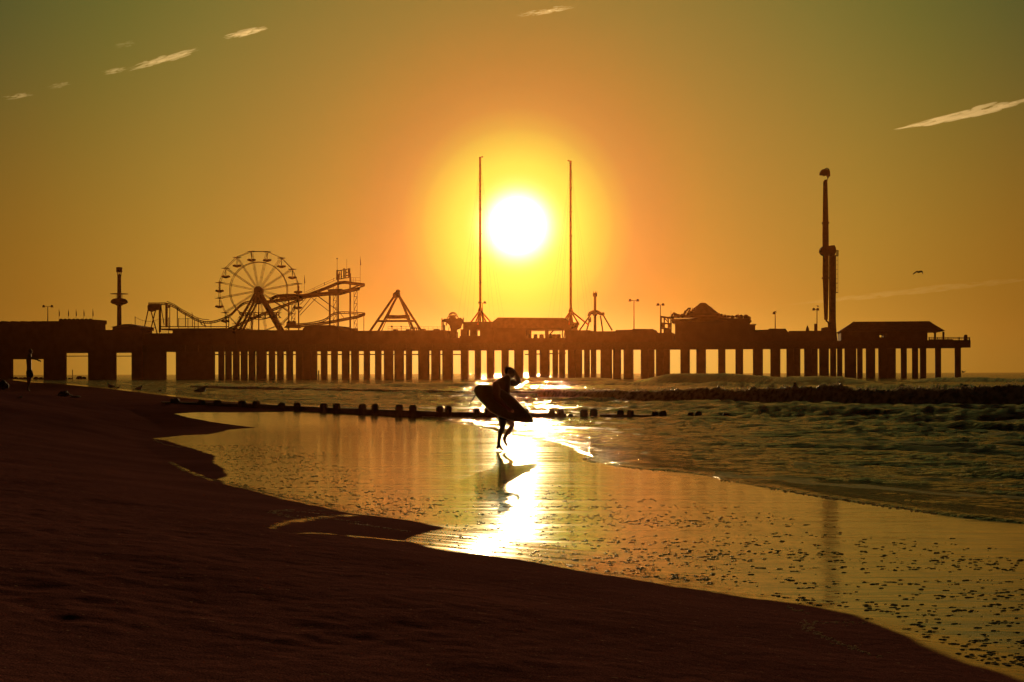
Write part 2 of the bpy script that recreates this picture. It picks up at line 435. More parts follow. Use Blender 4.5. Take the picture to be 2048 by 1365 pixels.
# dry: dark damp sand, grains and soft footprints
grain = tex(150, detail=4); lump = tex(9, detail=6); patch = tex(0.7, detail=3)
cr = N.new('ShaderNodeValToRGB'); e = cr.color_ramp.elements; e[0].position, e[1].position = 0.34, 0.66
e[0].color = (0.06, 0.023, 0.025, 1); e[1].color = (0.30, 0.118, 0.12, 1)
L.new(ma('ADD', ma('MULTIPLY', grain, 0.75), ma('MULTIPLY', patch, 0.25)), cr.inputs[0]); flk = N.new('ShaderNodeMix'); flk.data_type = 'RGBA'; L.new(mr(tex(48, detail=2, sx=.6), .70, .76), flk.inputs[0]); L.new(cr.outputs[0], flk.inputs[6]); flk.inputs[7].default_value = (.55, .36, .26, 1)
L.new(flk.outputs[2], b_dry.inputs['Base Color'])
b_dry.inputs['Roughness'].default_value = 0.75; b_dry.inputs['Specular IOR Level'].default_value = 0.0
bp = N.new('ShaderNodeBump'); bp.inputs['Strength'].default_value = 0.7; bp.inputs['Distance'].default_value = 0.02
L.new(ma('ADD', ma('MULTIPLY', grain, 0.25), lump), bp.inputs['Height']); L.new(bp.outputs[0], b_dry.inputs['Normal'])
# wet: a film of water over smooth sand; swash streaks run along the beach
b_wet.inputs['Base Color'].default_value = (0.05, 0.026, 0.014, 1)
b_wet.inputs['IOR'].default_value = WET_IOR
streak = tex(1.6, detail=5, sx=0.22, sy=2.6); fine = tex(7, detail=5, sx=0.8, sy=1.8)
L.new(mr(streak, 0.35, 0.72, WET_R[0], WET_R[1]), b_wet.inputs['Roughness'])
bp2 = N.new('ShaderNodeBump'); bp2.inputs['Strength'].default_value = 1.0; bp2.inputs['Distance'].default_value = WET_BUMP
L.new(ma('ADD', streak, ma('MULTIPLY', fine, 0.42)), bp2.inputs['Height']); L.new(bp2.outputs[0], b_wet.inputs['Normal'])
def dotp(v):
    n = N.new('ShaderNodeVectorMath'); n.operation = 'DOT_PRODUCT'; L.new(geo.outputs['Position'], n.inputs[0]); n.inputs[1].default_value = v; return n.outputs['Value']
cx_ = N.new('ShaderNodeCombineXYZ'); L.new(ma('MULTIPLY', dotp((.40, -.917, 0)), .22), cx_.inputs[0]); L.new(ma('MULTIPLY', dotp((.917, .40, 0)), 3.4), cx_.inputs[1])
rill = N.new('ShaderNodeTexNoise'); rill.inputs['Scale'].default_value = 1.5; rill.inputs['Detail'].default_value = 6; rill.inputs['Roughness'].default_value = .62; L.new(cx_.outputs[0], rill.inputs['Vector'])
L.new(mr(rill.outputs['Fac'], .36, .60, 1.36, WET_IOR), b_wet.inputs['IOR'])
me.materials.append(bm_)
o = bpy.data.objects.new('beach_sand', me); COL.objects.link(o); tag(o, 'dark damp beach sand with a wet shining strip along the water', 'beach', kind='structure')

# --- sea
# rows are spaced by how finely the water needs modelling at that distance
rowY = [7.5, 8.6]
while rowY[-1] < 2210:
    Y_ = rowY[-1]; rowY.append(Y_ + (0.0052 * Y_ if Y_ < 340 else min(0.0052 * Y_ * (Y_ / 340) ** 1.6, 60)))
rowY = np.array(rowY)
cols = np.concatenate([np.linspace(-0.62, -0.462, 40), np.linspace(-0.46, 0.50, 920), np.linspace(0.502, 0.62, 60), np.linspace(0.64, 3.0, 90)])
Yg = np.repeat(rowY[:, None], len(cols), 1); Xg = cols[None, :] * Yg; Xg = np.clip(Xg, -1150, 1220)
Pg = np.stack([Xg.ravel(), Yg.ravel()], -1)
d = sdist(Pg, sho_line, sea_poly)
dy = np.repeat(np.gradient(rowY)[:, None], len(cols), 1).ravel()
x, y = Pg[:, 0], Pg[:, 1]
CD = np.array([-0.93, 0.37])                      # crests run this way
al = x * CD[0] + y * CD[1]; ac = x * CD[1] - y * CD[0]   # along / across the crests
dp = np.maximum(d, 0)
w = np.exp(-dp / 13.0)
lip = 0.045 * (1 - np.exp(-dp / 0.12)) * (0.6 + 0.9 * np.clip(perlin(x * 1.3, y * 0.9) + 0.45, 0, 1))
zs = base_z(y) * w + SEA * (1 - w) + lip * np.exp(-dp / 1.6)
wx, wy = perlin(x * 0.11, y * 0.07) * 2.2, perlin(x * 0.09 + 31, y * 0.08 + 7) * 2.2
waves = np.zeros(len(x))
for lam, amp, st, seed in ((26, 0.035, 5.0, 0), (13, 0.035, 4.0, 3), (6.5, 0.060, 3.4, 9), (3.1, 0.045, 3.0, 17), (1.5, 0.028, 2.8, 23), (0.72, 0.0150, 2.6, 31), (0.36, 0.0075, 2.4, 43)):
    n_ = perlin((ac + wx * min(1, lam / 3)) / lam + seed * 3.7, (al + wy) / (lam * st) + seed * 1.9)
    sh = (0.44 - np.abs(n_) * 2.2) if lam < 8 else n_ * 1.6
    fade = np.clip(lam / (1.7 * np.maximum(dy, 1e-3)) - 0.35, 0, 1) if lam < 20 else 1.0
    shal = (1 - np.exp(-dp / (0.10 * lam + 0.5) / 2.2)) if lam < 5 else sstep(4, 10 + 1.2 * lam, dp)
    waves += WAVE_K * amp * sh * fade * shal
zs = zs + waves * (0.28 + 0.72 * sstep(0, 22, d) - 0.65 * sstep(90, 240, y))
# swells standing up before they break: (foot points in the photograph, crest height, width)
def ridge(pts, h, front, back, zfoot=SEA):
    pl = []
    for px, py in pts:
        u, v = uv(px, py); Y = (HC - zfoot) / -v; pl.append((u * Y, Y))
    pl = np.array(pl); out = np.zeros(len(x))
    order = np.argsort(pl[:, 0]); pl = pl[order]
    Yl = np.interp(x, pl[:, 0], pl[:, 1]); inr = sstep(pl[0, 0] - 4, pl[0, 0] + 6, x) * (1 - sstep(pl[-1, 0] - 6, pl[-1, 0] + 4, x))
    t = (y - Yl) + perlin(x * 0.06, y * 0.03) * 3.0
    prof = sstep(0, front, t) * np.exp(-np.maximum(t - front, 0) / back)
    hh = h * (0.9 + 0.5 * perlin(x * 0.035 + 3, y * 0.02 + h))
    return prof * inr * hh
zs += ridge([(2200, 792), (1760, 781), (1500, 775), (1250, 771), (1000, 771)], 0.55, 3.5, 7)
zs += ridge([(1760, 770), (1600, 770), (1450, 768.5), (1280, 767)], 1.55, 7, 12)
zs += ridge([(2250, 767), (2000, 765), (1820, 764)], 0.9, 7, 12)
zs += ridge([(1010, 777), (820, 777), (600, 776.5), (430, 776), (330, 775)], 0.75, 5, 9)
zs += ridge([(930, 766), (1250, 764)], 0.9, 6, 10)
zs += ridge([(880, 803), (700, 798), (560, 794), (450, 791)], 0.13, 1.2, 3, -0.66)
zs += ridge([(1230, 822), (1500, 830), (1760, 838), (2150, 842)], 0.16, 1.3, 3)
zs += ridge([(1500, 862), (1750, 872), (2200, 876)], 0.12, 0.9, 2.2, -0.6)
foam = np.clip(perlin((ac + wx * 2) / 2.2, (al + wy) / 7.0) * 1.6 + perlin(x * 2.1, y * 1.1) * 0.9 - 0.05, 0, 1) * (1 - sstep(20, 42, d)) * sstep(-0.2, 0.3, d)
bz = beach_z(Pg)
zs = np.where(d >= 0, np.maximum(zs, bz + 0.05 * (1 - np.exp(-dp / 0.15))), zs)
zs = np.where(d < 0, np.minimum(zs, bz - 0.002) + 0.35 * d - 0.01, zs)
me = grid_mesh('sea', Xg, Yg, zs.reshape(Xg.shape), keep=(d > -0.35).reshape(Xg.shape), attrs=[('foam', foam)])
wm = bpy.data.materials.new('sea_water'); wm.use_nodes = True; nt = wm.node_tree; N, L = nt.nodes, nt.links
N.remove(N['Principled BSDF']); geo = N.new('ShaderNodeNewGeometry')
at = N.new('ShaderNodeAttribute'); at.attribute_name = 'foam'
n1 = tex(5.0, detail=5, sx=0.32, sy=1.0); n2 = tex(22, detail=4, sx=0.4, sy=1.0)
bp = N.new('ShaderNodeBump'); bp.inputs['Strength'].default_value = 0.6; bp.inputs['Distance'].default_value = SEA_BUMP
L.new(ma('ADD', n1, ma('MULTIPLY', n2, 0.35)), bp.inputs['Height'])
ff = mr(ma('MULTIPLY', at.outputs['Fac'], ma('ADD', n2, 0.35)), 0.12, 0.6)
mc = N.new('ShaderNodeMix'); mc.data_type = 'RGBA'; L.new(ff, mc.inputs[0])
mc.inputs[6].default_value = (0.026, 0.022, 0.014, 1); mc.inputs[7].default_value = (0.30, 0.27, 0.22, 1)
dif = N.new('ShaderNodeBsdfDiffuse'); L.new(mc.outputs[2], dif.inputs['Color']); L.new(bp.outputs[0], dif.inputs['Normal'])
glo = N.new('ShaderNodeBsdfAnisotropic'); glo.distribution = 'BECKMANN'; L.new(bp.outputs[0], glo.inputs['Normal'])
L.new(mr(ff, 0, 1, SEA_R, 0.45), glo.inputs['Roughness'])
fr = N.new('ShaderNodeFresnel'); fr.inputs['IOR'].default_value = 1.34; L.new(bp.outputs[0], fr.inputs['Normal'])
mxs = N.new('ShaderNodeMixShader'); L.new(fr.outputs[0], mxs.inputs[0]); L.new(dif.outputs[0], mxs.inputs[1]); L.new(glo.outputs[0], mxs.inputs[2])
L.new(mxs.outputs[0], N['Material Output'].inputs['Surface'])
me.materials.append(wm)
sea = bpy.data.objects.new('sea', me); COL.objects.link(sea); tag(sea, 'dark rippled sea running up the beach in thin swash', 'sea', kind='structure')

# --- the breaking wave in front of the pier and the lower one to its left
fm = bpy.data.materials.new('breaker_foam'); fm.use_nodes = True; nt = fm.node_tree; N, L = nt.nodes, nt.links
b = N['Principled BSDF']; geo = N.new('ShaderNodeNewGeometry')
nz = tex(3.0, detail=7)
cr = N.new('ShaderNodeValToRGB'); e = cr.color_ramp.elements; e[0].position, e[1].position = 0.4, 0.65
e[0].color = (0.10, 0.085, 0.065, 1); e[1].color = (0.6, 0.55, 0.47, 1); L.new(nz, cr.inputs[0]); L.new(cr.outputs[0], b.inputs['Base Color'])
b.inputs['Roughness'].default_value = 0.4
tlb = N.new('ShaderNodeBsdfTranslucent'); tlb.inputs['Color'].default_value = (.5, .42, .3, 1); mxb = N.new('ShaderNodeMixShader'); L.new(mr(nz, .45, .7, 0.05, .4), mxb.inputs[0]); L.new(b.outputs[0], mxb.inputs[1]); L.new(tlb.outputs[0], mxb.inputs[2]); L.new(mxb.outputs[0], N['Material Output'].inputs['Surface'])
bp = N.new('ShaderNodeBump'); bp.inputs['Strength'].default_value = 0.8; bp.inputs['Distance'].default_value = 0.12; L.new(nz, bp.inputs['Height']); L.new(bp.outputs[0], b.inputs['Normal'])
spray_m = mat('backlit_spray', (.8, .75, .68), .3, var=.1)
n_ = spray_m.node_tree; tb = n_.nodes.new('ShaderNodeBsdfTranslucent'); tb.inputs['Color'].default_value = (.8, .72, .6, 1); mb_ = n_.nodes.new('ShaderNodeMixShader'); mb_.inputs[0].default_value = .65
n_.links.new(n_.nodes['Principled BSDF'].outputs[0], mb_.inputs[1]); n_.links.new(tb.outputs[0], mb_.inputs[2]); n_.links.new(mb_.outputs[0], n_.nodes['Material Output'].inputs['Surface'])
def breaker(pts, heights, name, label, lump, seed, group):
    """foot line in the photograph and crest height along it; a rolling front of broken water"""
    P = []
    for px, py in pts:
        u, v = uv(px, py); Y = (HC - SEA) / -v; P.append((u * Y, Y))
    P = np.array(P); seg = np.hypot(*np.diff(P, axis=0).T); s = np.concatenate([[0], np.cumsum(seg)])
    n = int(s[-1] / 0.065); tt = np.linspace(0, s[-1], n)
    cx, cyy, hh = np.interp(tt, s, P[:, 0]), np.interp(tt, s, P[:, 1]), np.interp(tt, s, heights)
    tx, ty = np.gradient(cx), np.gradient(cyy); ll = np.hypot(tx, ty); nx, ny = ty / ll, -tx / ll
    sg = np.where(ny < 0, -1, 1); nx, ny = nx * sg, ny * sg          # seaward, away from the camera
    hh = hh * (0.92 + 0.32 * perlin(tt * 0.16 + seed, tt * 0 + 0.3) + 0.16 * perlin(tt * 0.55 + seed, tt * 0 + 5.3) + 0.10 * perlin(tt * 1.7 + seed, tt * 0 + 2.3))
    m = 46; k = np.linspace(0, 1, m)
    # front face, rounded roll, long back
    off = np.interp(k, [0, .12, .35, .5, .6, .72, 1], [-.25, 0.02, .28, .45, .72, 1.6, 4.2])
    hz_ = np.interp(k, [0, .12, .35, .5, .6, .72, 1], [-.25, .10, .70, 1.0, 1.02, .62, -.12])
    X = cx[:, None] + nx[:, None] * off[None, :] * (0.5 + 0.6 * hh[:, None])
    Y = cyy[:, None] + ny[:, None] * off[None, :] * (0.5 + 0.6 * hh[:, None])
    Z = SEA + hz_[None, :] * hh[:, None]
    amt = np.interp(k, [0, .1, .28, .45, .6, .8, 1], [.0, .2, .45, 1, 1, .4, 0])[None, :] * lump
    T = np.repeat(tt[:, None], m, 1); K = np.repeat((k * 4)[None, :], n, 0)
    nn = np.zeros_like(T)
    for fr, a in ((1.0, .30), (2.6, .42), (5.6, .42), (11, .28)):
        nn += a * (3.0 * np.abs(perlin(T * fr + seed * 9, K * fr * 0.55 + seed)) - 0.55)
    up = np.interp(k, [0, .3, .55, 1], [.15, .45, 1, .8])[None, :]
    Z = Z + nn * amt * up * (0.5 + 0.5 * hh[:, None]); X = X - nx[:, None] * nn * amt * (1 - up) * 0.9; Y = Y - ny[:, None] * nn * amt * (1 - up) * 0.9
    me = grid_mesh(name, X, Y, Z); me.materials.append(fm)
    o = bpy.data.objects.new(name, me); COL.objects.link(o); tag(o, label, 'wave', group, kind='stuff')
    # spray thrown up from the crest
    sp = MB()
    for i in range(int(n * 2.2)):
        j = RNG.integers(0, n); c = perlin(np.array([tt[j] * 0.5 + seed * 3]), np.array([0.7]))[0]
        if c < -0.05: continue
        r = RNG.uniform(.012, .05); q = abs(RNG.normal(0, .13)) - .05; q = q * (0.4 + c * 2) * hh[j]
        o_ = RNG.uniform(.2, .8) * (0.5 + 0.6 * hh[j])
        sp.ball((cx[j] + nx[j] * o_, cyy[j] + ny[j] * o_, SEA + hh[j] * 1.0 + q), r * 1.3, r, r, 5, 3)
    if sp.v:
        sp.build('spray', spray_m, o)
breaker([(2260, 824), (2048, 820), (1900, 818.5), (1650, 813), (1450, 808), (1250, 804), (1120, 799.5), (1010, 794)], [1.12, 1.18, 1.12, 1.15, .95, .82, .62, .46], 'breaking_wave',
        'long dark breaking wave rolling in below the right half of the pier', 0.17, 1.0, 'breaking waves')
breaker([(1000, 789), (900, 791), (780, 788), (640, 784.5), (520, 781), (420, 777.5), (350, 774)], [.30, .34, .36, .34, .34, .3, .2], 'breaking_wave',
        'low line of broken water in front of the left part of the pier', 0.14, 7.0, 'breaking waves')
# ------------------------------------------------------------------ the pier and the buildings on it
DEPTH = 28.0
Z_BOT = PW(1024, 701.5, DEPTH).z          # the far edge of the underside closes the gaps
Z_DECK = PW(1500, 683, 0).z
pier = thing('pier', PW(1100, 757, 0), 'long amusement pier on thick concrete pilings, black against the sunrise', 'pier')
pier.location.z = SEA
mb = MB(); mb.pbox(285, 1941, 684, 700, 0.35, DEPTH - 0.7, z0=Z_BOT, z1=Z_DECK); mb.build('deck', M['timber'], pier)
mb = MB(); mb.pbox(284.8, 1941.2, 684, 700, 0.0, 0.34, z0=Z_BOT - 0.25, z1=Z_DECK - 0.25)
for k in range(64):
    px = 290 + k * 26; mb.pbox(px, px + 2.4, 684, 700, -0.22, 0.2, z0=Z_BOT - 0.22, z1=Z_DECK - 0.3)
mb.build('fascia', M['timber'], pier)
GAPS = [(332, 351), (429, 436), (447.4, 449.7), (462, 465), (477.7, 480.8), (493.9, 496.6), (509.7, 511.8), (532, 537), (549.1, 553.4), (566.1, 571.8), (584.9, 590.9), (604.2, 605),
    (633.5, 640.9), (653.8, 661.6), (674.5, 683.1), (698, 701.7), (717, 726.9), (739, 749.5), (762, 767.2), (785.8, 788.2), (807, 811.4), (823.4, 836), (858, 862), (880.2, 884.2),
    (905.5, 921), (936.6, 949), (961.6, 972.9), (988.5, 1002.6), (1017, 1028), (1046.5, 1056.5), (1073, 1079), (1099, 1104.7), (1116.2, 1117.8), (1130, 1135.4), (1164, 1168),
    (1179.3, 1181.3), (1192.4, 1200.8), (1223.9, 1225.8), (1242, 1247), (1266.8, 1281.4), (1309, 1311.7), (1340, 1360.7), (1379.8, 1392.5), (1412, 1436.3), (1451, 1470.9),
    (1486.5, 1505.8), (1526, 1540.8), (1561, 1573), (1601, 1608.4), (1635.6, 1638.6), (1658, 1660.5), (1672.8, 1674.5), (1685, 1689.3), (1713, 1714.6), (1725.5, 1732), (1750.8, 1757),
    (1792, 1802), (1814, 1824.6), (1836.6, 1840.4), (1853, 1870.7), (1882.6, 1910)]
edges_ = [(285, 332)] + [(GAPS[i][1], GAPS[i + 1][0]) for i in range(len(GAPS) - 1)] + [(1910, 1922.3)]
def piling(a, b, dep, thick):
    """a round-cornered concrete leg standing in the water"""
    mb = MB(); p, q = PW(a, 750, dep), PW(b, 750, dep); w = (q - p).length; c = (p + q) / 2 + PN * thick / 2
    e = PE * w / 2; t = PN * thick / 2; k = min(0.28, w * 0.2)
    ek, tk = e * (1 - k / max(w / 2, .01)), t * (1 - k / (thick / 2))
    ring = [c - ek - t, c + ek - t, c + e - tk, c + e + tk, c + ek + t, c - ek + t, c - e + tk, c - e - tk]
    vs = [(r.x, r.y, SEA - 2.2) for r in ring] + [(r.x, r.y, Z_BOT - 0.02) for r in ring]
    n = 8; mb.add(vs, [tuple(range(n - 1, -1, -1)), tuple(range(n, 2 * n))] + [(i, (i + 1) % n, n + (i + 1) % n, n + i) for i in range(n)])
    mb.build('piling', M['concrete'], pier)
for a, b in edges_:
    w = b - a
    if w > 60 or a < 430: piling(a, b, 0.5, 0.9)
    elif w > 24:
        # two legs seen one behind the other
        piling(a, a + w * 0.56, 0.6, 1.1); piling(a + w * 0.46, b, DEPTH - 6, 1.1)
    else: piling(a, b, 0.6, min(1.1, w * 0.16))
mb = MB()
for a, b in ((352, 930), (1050, 1132)):
    mb.tube([PW(a, 709.5, DEPTH - 3), PW(b, 709.3 if b < 1000 else 706.5, DEPTH - 3)], 0.22, 6)
mb.build('service_pipe', M['dark'], pier)
mb = MB()
for px in np.arange(1859, 1941, 4.05): mb.bar(PW(px, 684, 0.5), PW(px, 675, 0.5), 0.06, n=4)
for py in (675.2, 677.2): mb.bar(PW(1858, py, 0.5), PW(1939, py, 0.5), 0.10, n=4)
mb.pbox(1858, 1906, 679, 684, 0.9, 0.15)
for px in (1858, 1875, 1896, 1918, 1938.5): mb.bar(PW(px, 685, 0.5), PW(px, 674.5, 0.5), 0.16, n=4)
for k in range(8): mb.bar(PW(1939, 684, 0.5 + k * 3), PW(1939, 675, 0.5 + k * 3), 0.06, n=4)
mb.bar(PW(1939, 675.3, 0.5), PW(1939, 675.3, 24), 0.09, n=4)
mb.build('railing', M['timber'], pier)
mb = MB(); mb.pbox(1928, 1935, 672.5, 684, 1.6, 1.2); mb.lathe(PW(1931.5, 673, 2.2), [(0.5, 0), (0.55, .25), (0.3, .5)], 10)
solo(mb, 'viewing_box', M['dark'], PW(1931, 684, 2), 'small dark box standing by the railing at the seaward tip of the pier', 'box')
mb = MB()
for px in list(np.arange(776, 884, 9.0)): mb.bar(PW(px, 662, 3), PW(px, 653.5, 3), 0.05, n=4)
for py in (653.8, 658): mb.bar(PW(776, py, 3), PW(884, py + .6, 3), 0.06, n=4)
solo(mb, 'roof_railing', M['dark'], PW(830, 662, 3), 'thin pipe railing on the flat roof right of the A-frame ride', 'railing')

def bldg(name, label, cat, base_px, group=None):
    p = PW(base_px, 684, 2); p.z = Z_DECK
    return thing(name, p, label, cat, group)

# shore hall at the left edge
hall = thing('shore_hall', PW(100, 762, 0), 'long blank hall at the landward end of the pier with square openings at beach level', 'building')
hall.location.z = -0.7
TH = 8.0
mb = MB()
zb = -1.6; zt = PW(60, 647, 0).z; zo = PW(150, 706, 0).z
mb.pbox(-190, 190, 647, 706, 0, TH, z0=zo, z1=zt)
mb.pbox(190.02, 284.7, 660, 706, 0, TH, z0=zo, z1=PW(240, 660, 0).z)
for a, b in ((-190, 24), (87, 131), (176, 231), (263, 284.7)): mb.pbox(a, b, 706, 770, 0.15, 0.9, z0=zb, z1=zo)
mb.pbox(24, 87, 719, 706, 0.1, 0.9, z0=PW(55, 719, 0).z, z1=zo)
for a, b in ((131, 176), (231, 263)): mb.pbox(a, b, 712, 713.5, 1.0, .5)
mb.build('wall', M['hall'], hall)
mb = MB(); mb.pbox(-190, 118, 644, 647, -0.3, TH + .6)
for k in range(12):
    px = -60 + k * 20.6 - (k % 3)
    if px < 110: mb.pbox(px, px + 6, 642.6, 644.5, 0.2, 3)
mb.build('parapet', M['hall'], hall)
mb = MB(); mb.pbox(117.5, 190.4, 640, 648, -0.4, TH + .8)
for k in range(8): mb.ball(PW(122 + k * 8.4, 640, 1.0), .75, .6, .4, 8, 5)
mb.build('stepped_top', M['hall'], hall)
def hip(mb, a, b, ra, rb, y_e, y_r, dep, thick, over=0.5):
    """hip roof: eaves from a to b, ridge from ra to rb"""
    m = (a + b) / 2; ze, zr = PW(m, y_e, dep).z, PW(m, y_r, dep + thick / 2).z
    q = PN * (thick + 2 * over)
    A, B = PW(a, y_e, dep) - PN * over, PW(b, y_e, dep) - PN * over
    R0, R1 = PW(ra, y_r, dep + thick / 2), PW(rb, y_r, dep + thick / 2)
    vs = [(A.x, A.y, ze), (B.x, B.y, ze), (B.x + q.x, B.y + q.y, ze), (A.x + q.x, A.y + q.y, ze), (R0.x, R0.y, zr), (R1.x, R1.y, zr)]
    mb.add(vs, [(3, 2, 1, 0), (0, 1, 5, 4), (1, 2, 5), (2, 3, 4, 5), (3, 0, 4)])
    return ze, zr
mb = MB(); hip(mb, 222, 284.6, 248, 262, 654.5, 648.5, 1.5, 12); mb.pbox(225, 281, 654.5, 660.5, 1.8, 11); mb.build('roof', M['roof'], hall)
for i, px in enumerate((118, 136.5, 152, 167.5, 185.5)):
    f = thing('pennant_flag', PW(px, 639, 1.0), ('small drooping pennant on the hall roof, %s' % ['first from the left of five', 'second from the left of five', 'middle one of five', 'fourth from the left of five', 'last before the roof steps down'][i]), 'flag', 'five pennants on the shore hall')
    mb = MB(); mb.bar(PW(px, 640.5, 1.0), PW(px, 618.5 + (i % 2), 1.0), 0.05, n=5); mb.build('pole', M['dark'], f)
    t0, t1, t2 = PW(px, 619.5, 1), PW(px + 1.4, 632, 1.1), PW(px - 0.4, 634, 1)
    mb = MB(); mb.prism([t0, PW(px + 1.3, 626, 1.05), t1, t2, PW(px - .5, 626, 1)], (0, .12, 0)); mb.build('cloth', M['flag'], f)

# coaster platform, humped dome, flat roofs
b = bldg('ride_station', 'low flat ride platform under the left coaster loop', 'building', 370)
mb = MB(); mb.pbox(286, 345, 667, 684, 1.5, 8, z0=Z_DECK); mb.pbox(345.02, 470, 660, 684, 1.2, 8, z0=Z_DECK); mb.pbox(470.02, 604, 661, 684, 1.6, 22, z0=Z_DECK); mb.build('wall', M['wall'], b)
mb = MB(); mb.pbox(322, 468, 657, 659.8, 1.0, 21); mb.build('roof', M['roof'], b)
b = bldg('dome_building', 'dark humped building with rounded roof edges beside the coaster', 'building', 640)
mb = MB(); P_ = [(604.1, 692), (604.1, 664), (606, 657), (611, 653.5), (625, 651.5), (660, 650.5), (668, 651.5), (673, 655), (677.5, 661), (677.5, 692)]
mb.prism([PW(x, y, 1.0) for x, y in P_], PN * 20); mb.build('wall', M['wall'], b)
b = bldg('arcade_hall', 'long flat roofed arcade hall beneath the A-frame ride', 'building', 775)
mb = MB(); mb.pbox(677.8, 889, 661.5, 684, 1.1, 22, z0=Z_DECK); mb.build('wall', M['wall'], b)
for a, c, y in ((703, 711, 657), (786, 792, 659), (812, 818, 659), (840, 848, 658.5), (867, 876, 658.8)):
    mb = MB(); mb.pbox(a, c, y, 662, 2, 3); mb.build('roof_vent', M['dark'], b)
# booths below the left mast
b = bldg('game_booth', 'flat roofed booth with small gaps below the left tall mast', 'building', 950)
mb = MB()
mb.pbox(926, 987, 644, 659, 1.0, 16); mb.pbox(919, 987, 672, 684, 1.3, 16, z0=Z_DECK); mb.pbox(889.2, 918.9, 676, 684, 1.3, 12, z0=Z_DECK)
for a, c in ((921, 935), (940, 952), (960, 986.5)): mb.pbox(a, c, 659, 672, 1.4, 3)
mb.build('wall', M['wall'], b)
# central pavilion with an open bay
b = bldg('open_pavilion', 'wide pavilion with sloping roof ends and an open bay, directly below the sun', 'building', 1060)
mb = MB()
zr0 = PW(1055, 635.2, 6).z; ze0 = PW(1055, 647, 1).z
pts = [PW(981, 647, 1), PW(996, 635.2, 1), PW(1127, 636.2, 1), PW(1147, 648, 1), PW(1143, 656, 1), PW(981, 656, 1)]
mb.prism(pts, PN * 15); mb.build('roof', M['roof'], b)
mb = MB(); mb.pbox(987.2, 1051, 656, 684, 1.6, 13, z0=Z_DECK); mb.pbox(1051.1, 1130, 676.5, 684, 1.6, 13, z0=Z_DECK); mb.pbox(1051.1, 1143, 656.1, 660, 1.6, 13)
mb.pbox(1090, 1096.5, 660, 676.5, 1.8, 1.2); mb.build('wall', M['wall'], b)
mb = MB(); mb.bar(PW(1097, 673, 2.4), PW(1107, 660.5, 2.4), .25, n=5); mb.build('brace', M['steel'], b)
mb = MB(); mb.pbox(1124, 1126, 660, 677, 2, .5); mb.build('post', M['steel'], b)
mb = MB()
for px in np.arange(1053, 1124, 3.3): mb.bar(PW(px, 676.5, 11), PW(px, 664, 11), .035, n=4)
for py in (664, 669): mb.bar(PW(1052, py, 11), PW(1124, py, 11), .06, n=4)
mb.build('railing', M['dark'], b)
for i, (px, r) in enumerate(((1058, .9), (1071, .7), (1083, .8), (1102, .9), (1109, 1.1), (1117, .8))):
    mb = MB(); mb.lathe(PW(px, 678, 2.5), [(r * .8, 0), (r, .3), (r * .9, 1.0 + .12 * (i % 3)), (r * .5, 1.35 + .1 * (i % 2)), (.1, 1.5)], 9)
    mb.build('seat_row', M['dark'], b)
b = bldg('sail_awning', 'pointed awning tip jutting out right of the central pavilion roof', 'awning', 1150)
mb = MB(); mb.prism([PW(x, y, 3) for x, y in ((1130, 656), (1140, 648), (1155, 644), (1153.5, 652), (1146, 656.5))], PN * 5); mb.build('canopy', M['canvas'], b)
for p_, q_ in ((PW(1153, 651, 4), PW(1157, 684, 4)), (PW(1127, 684, 4), PW(1131, 655, 4))):
    mb = MB(); mb.bar(p_, q_, .2); mb.build('post', M['steel'], b)
b = bldg('ticket_hall', 'plain block between the right mast base and the double lamp', 'building', 1180)
mb = MB(); mb.pbox(1130.2, 1180, 661, 684, 1.2, 18, z0=Z_DECK); mb.pbox(1180.02, 1230.9, 663, 684, 1.5, 18, z0=Z_DECK); mb.build('wall', M['wall'], b)
b = bldg('gabled_shed', 'low shed with a sloping right roof end under the taller double lamp', 'building', 1270)
mb = MB(); mb.prism([PW(x, y, 1.3) for x, y in ((1231, 687), (1231, 660.5), (1264, 659.5), (1267, 658), (1306, 658.5), (1312, 666), (1312, 687))], PN * 18); mb.build('wall', M['wall'], b)
b = bldg('link_block', 'low block in front of the big tent', 'building', 1330)
mb = MB(); mb.pbox(1312.05, 1345, 666, 684, 1.5, 18, z0=Z_DECK); mb.build('wall', M['wall'], b)
# climbing frame tower left of the tent
b = bldg('climbing_tower', 'open timber tower with arched bays left of the big tent', 'tower', 1332)
mb = MB()
for px in (1322.3, 1328.5, 1336.5, 1342): mb.bar(PW(px, 668, 3), PW(px, 634 + (px > 1330) * 2, 3), .22, n=5)
for y0, y1 in ((633.5, 636), (647, 648), (656.5, 658.5)):
    mb.bar(PW(1321.5, y0, 3), PW(1343, y1 + (1.0 if y0 < 640 else 0), 3), .28, n=5)
for px in (1325.4, 1332.5, 1339.5):
    mb.tube([PW(px + 2.9 * math.cos(t), 639.5 - 4.2 * math.sin(t), 3) for t in np.linspace(0, math.pi, 8)], .13, 5)
mb.bar(PW(1329, 637, 3), PW(1337, 645, 3), .15); mb.build('frame', M['timber'], b)
mb = MB(); mb.pbox(1322.5, 1328.5, 648.2, 656, 3.1, .2); mb.pbox(1337, 1341.6, 648.2, 656, 3.1, .2); mb.pbox(1329, 1341, 659, 668, 3.2, 1.5); mb.build('panel', M['timber'], b)
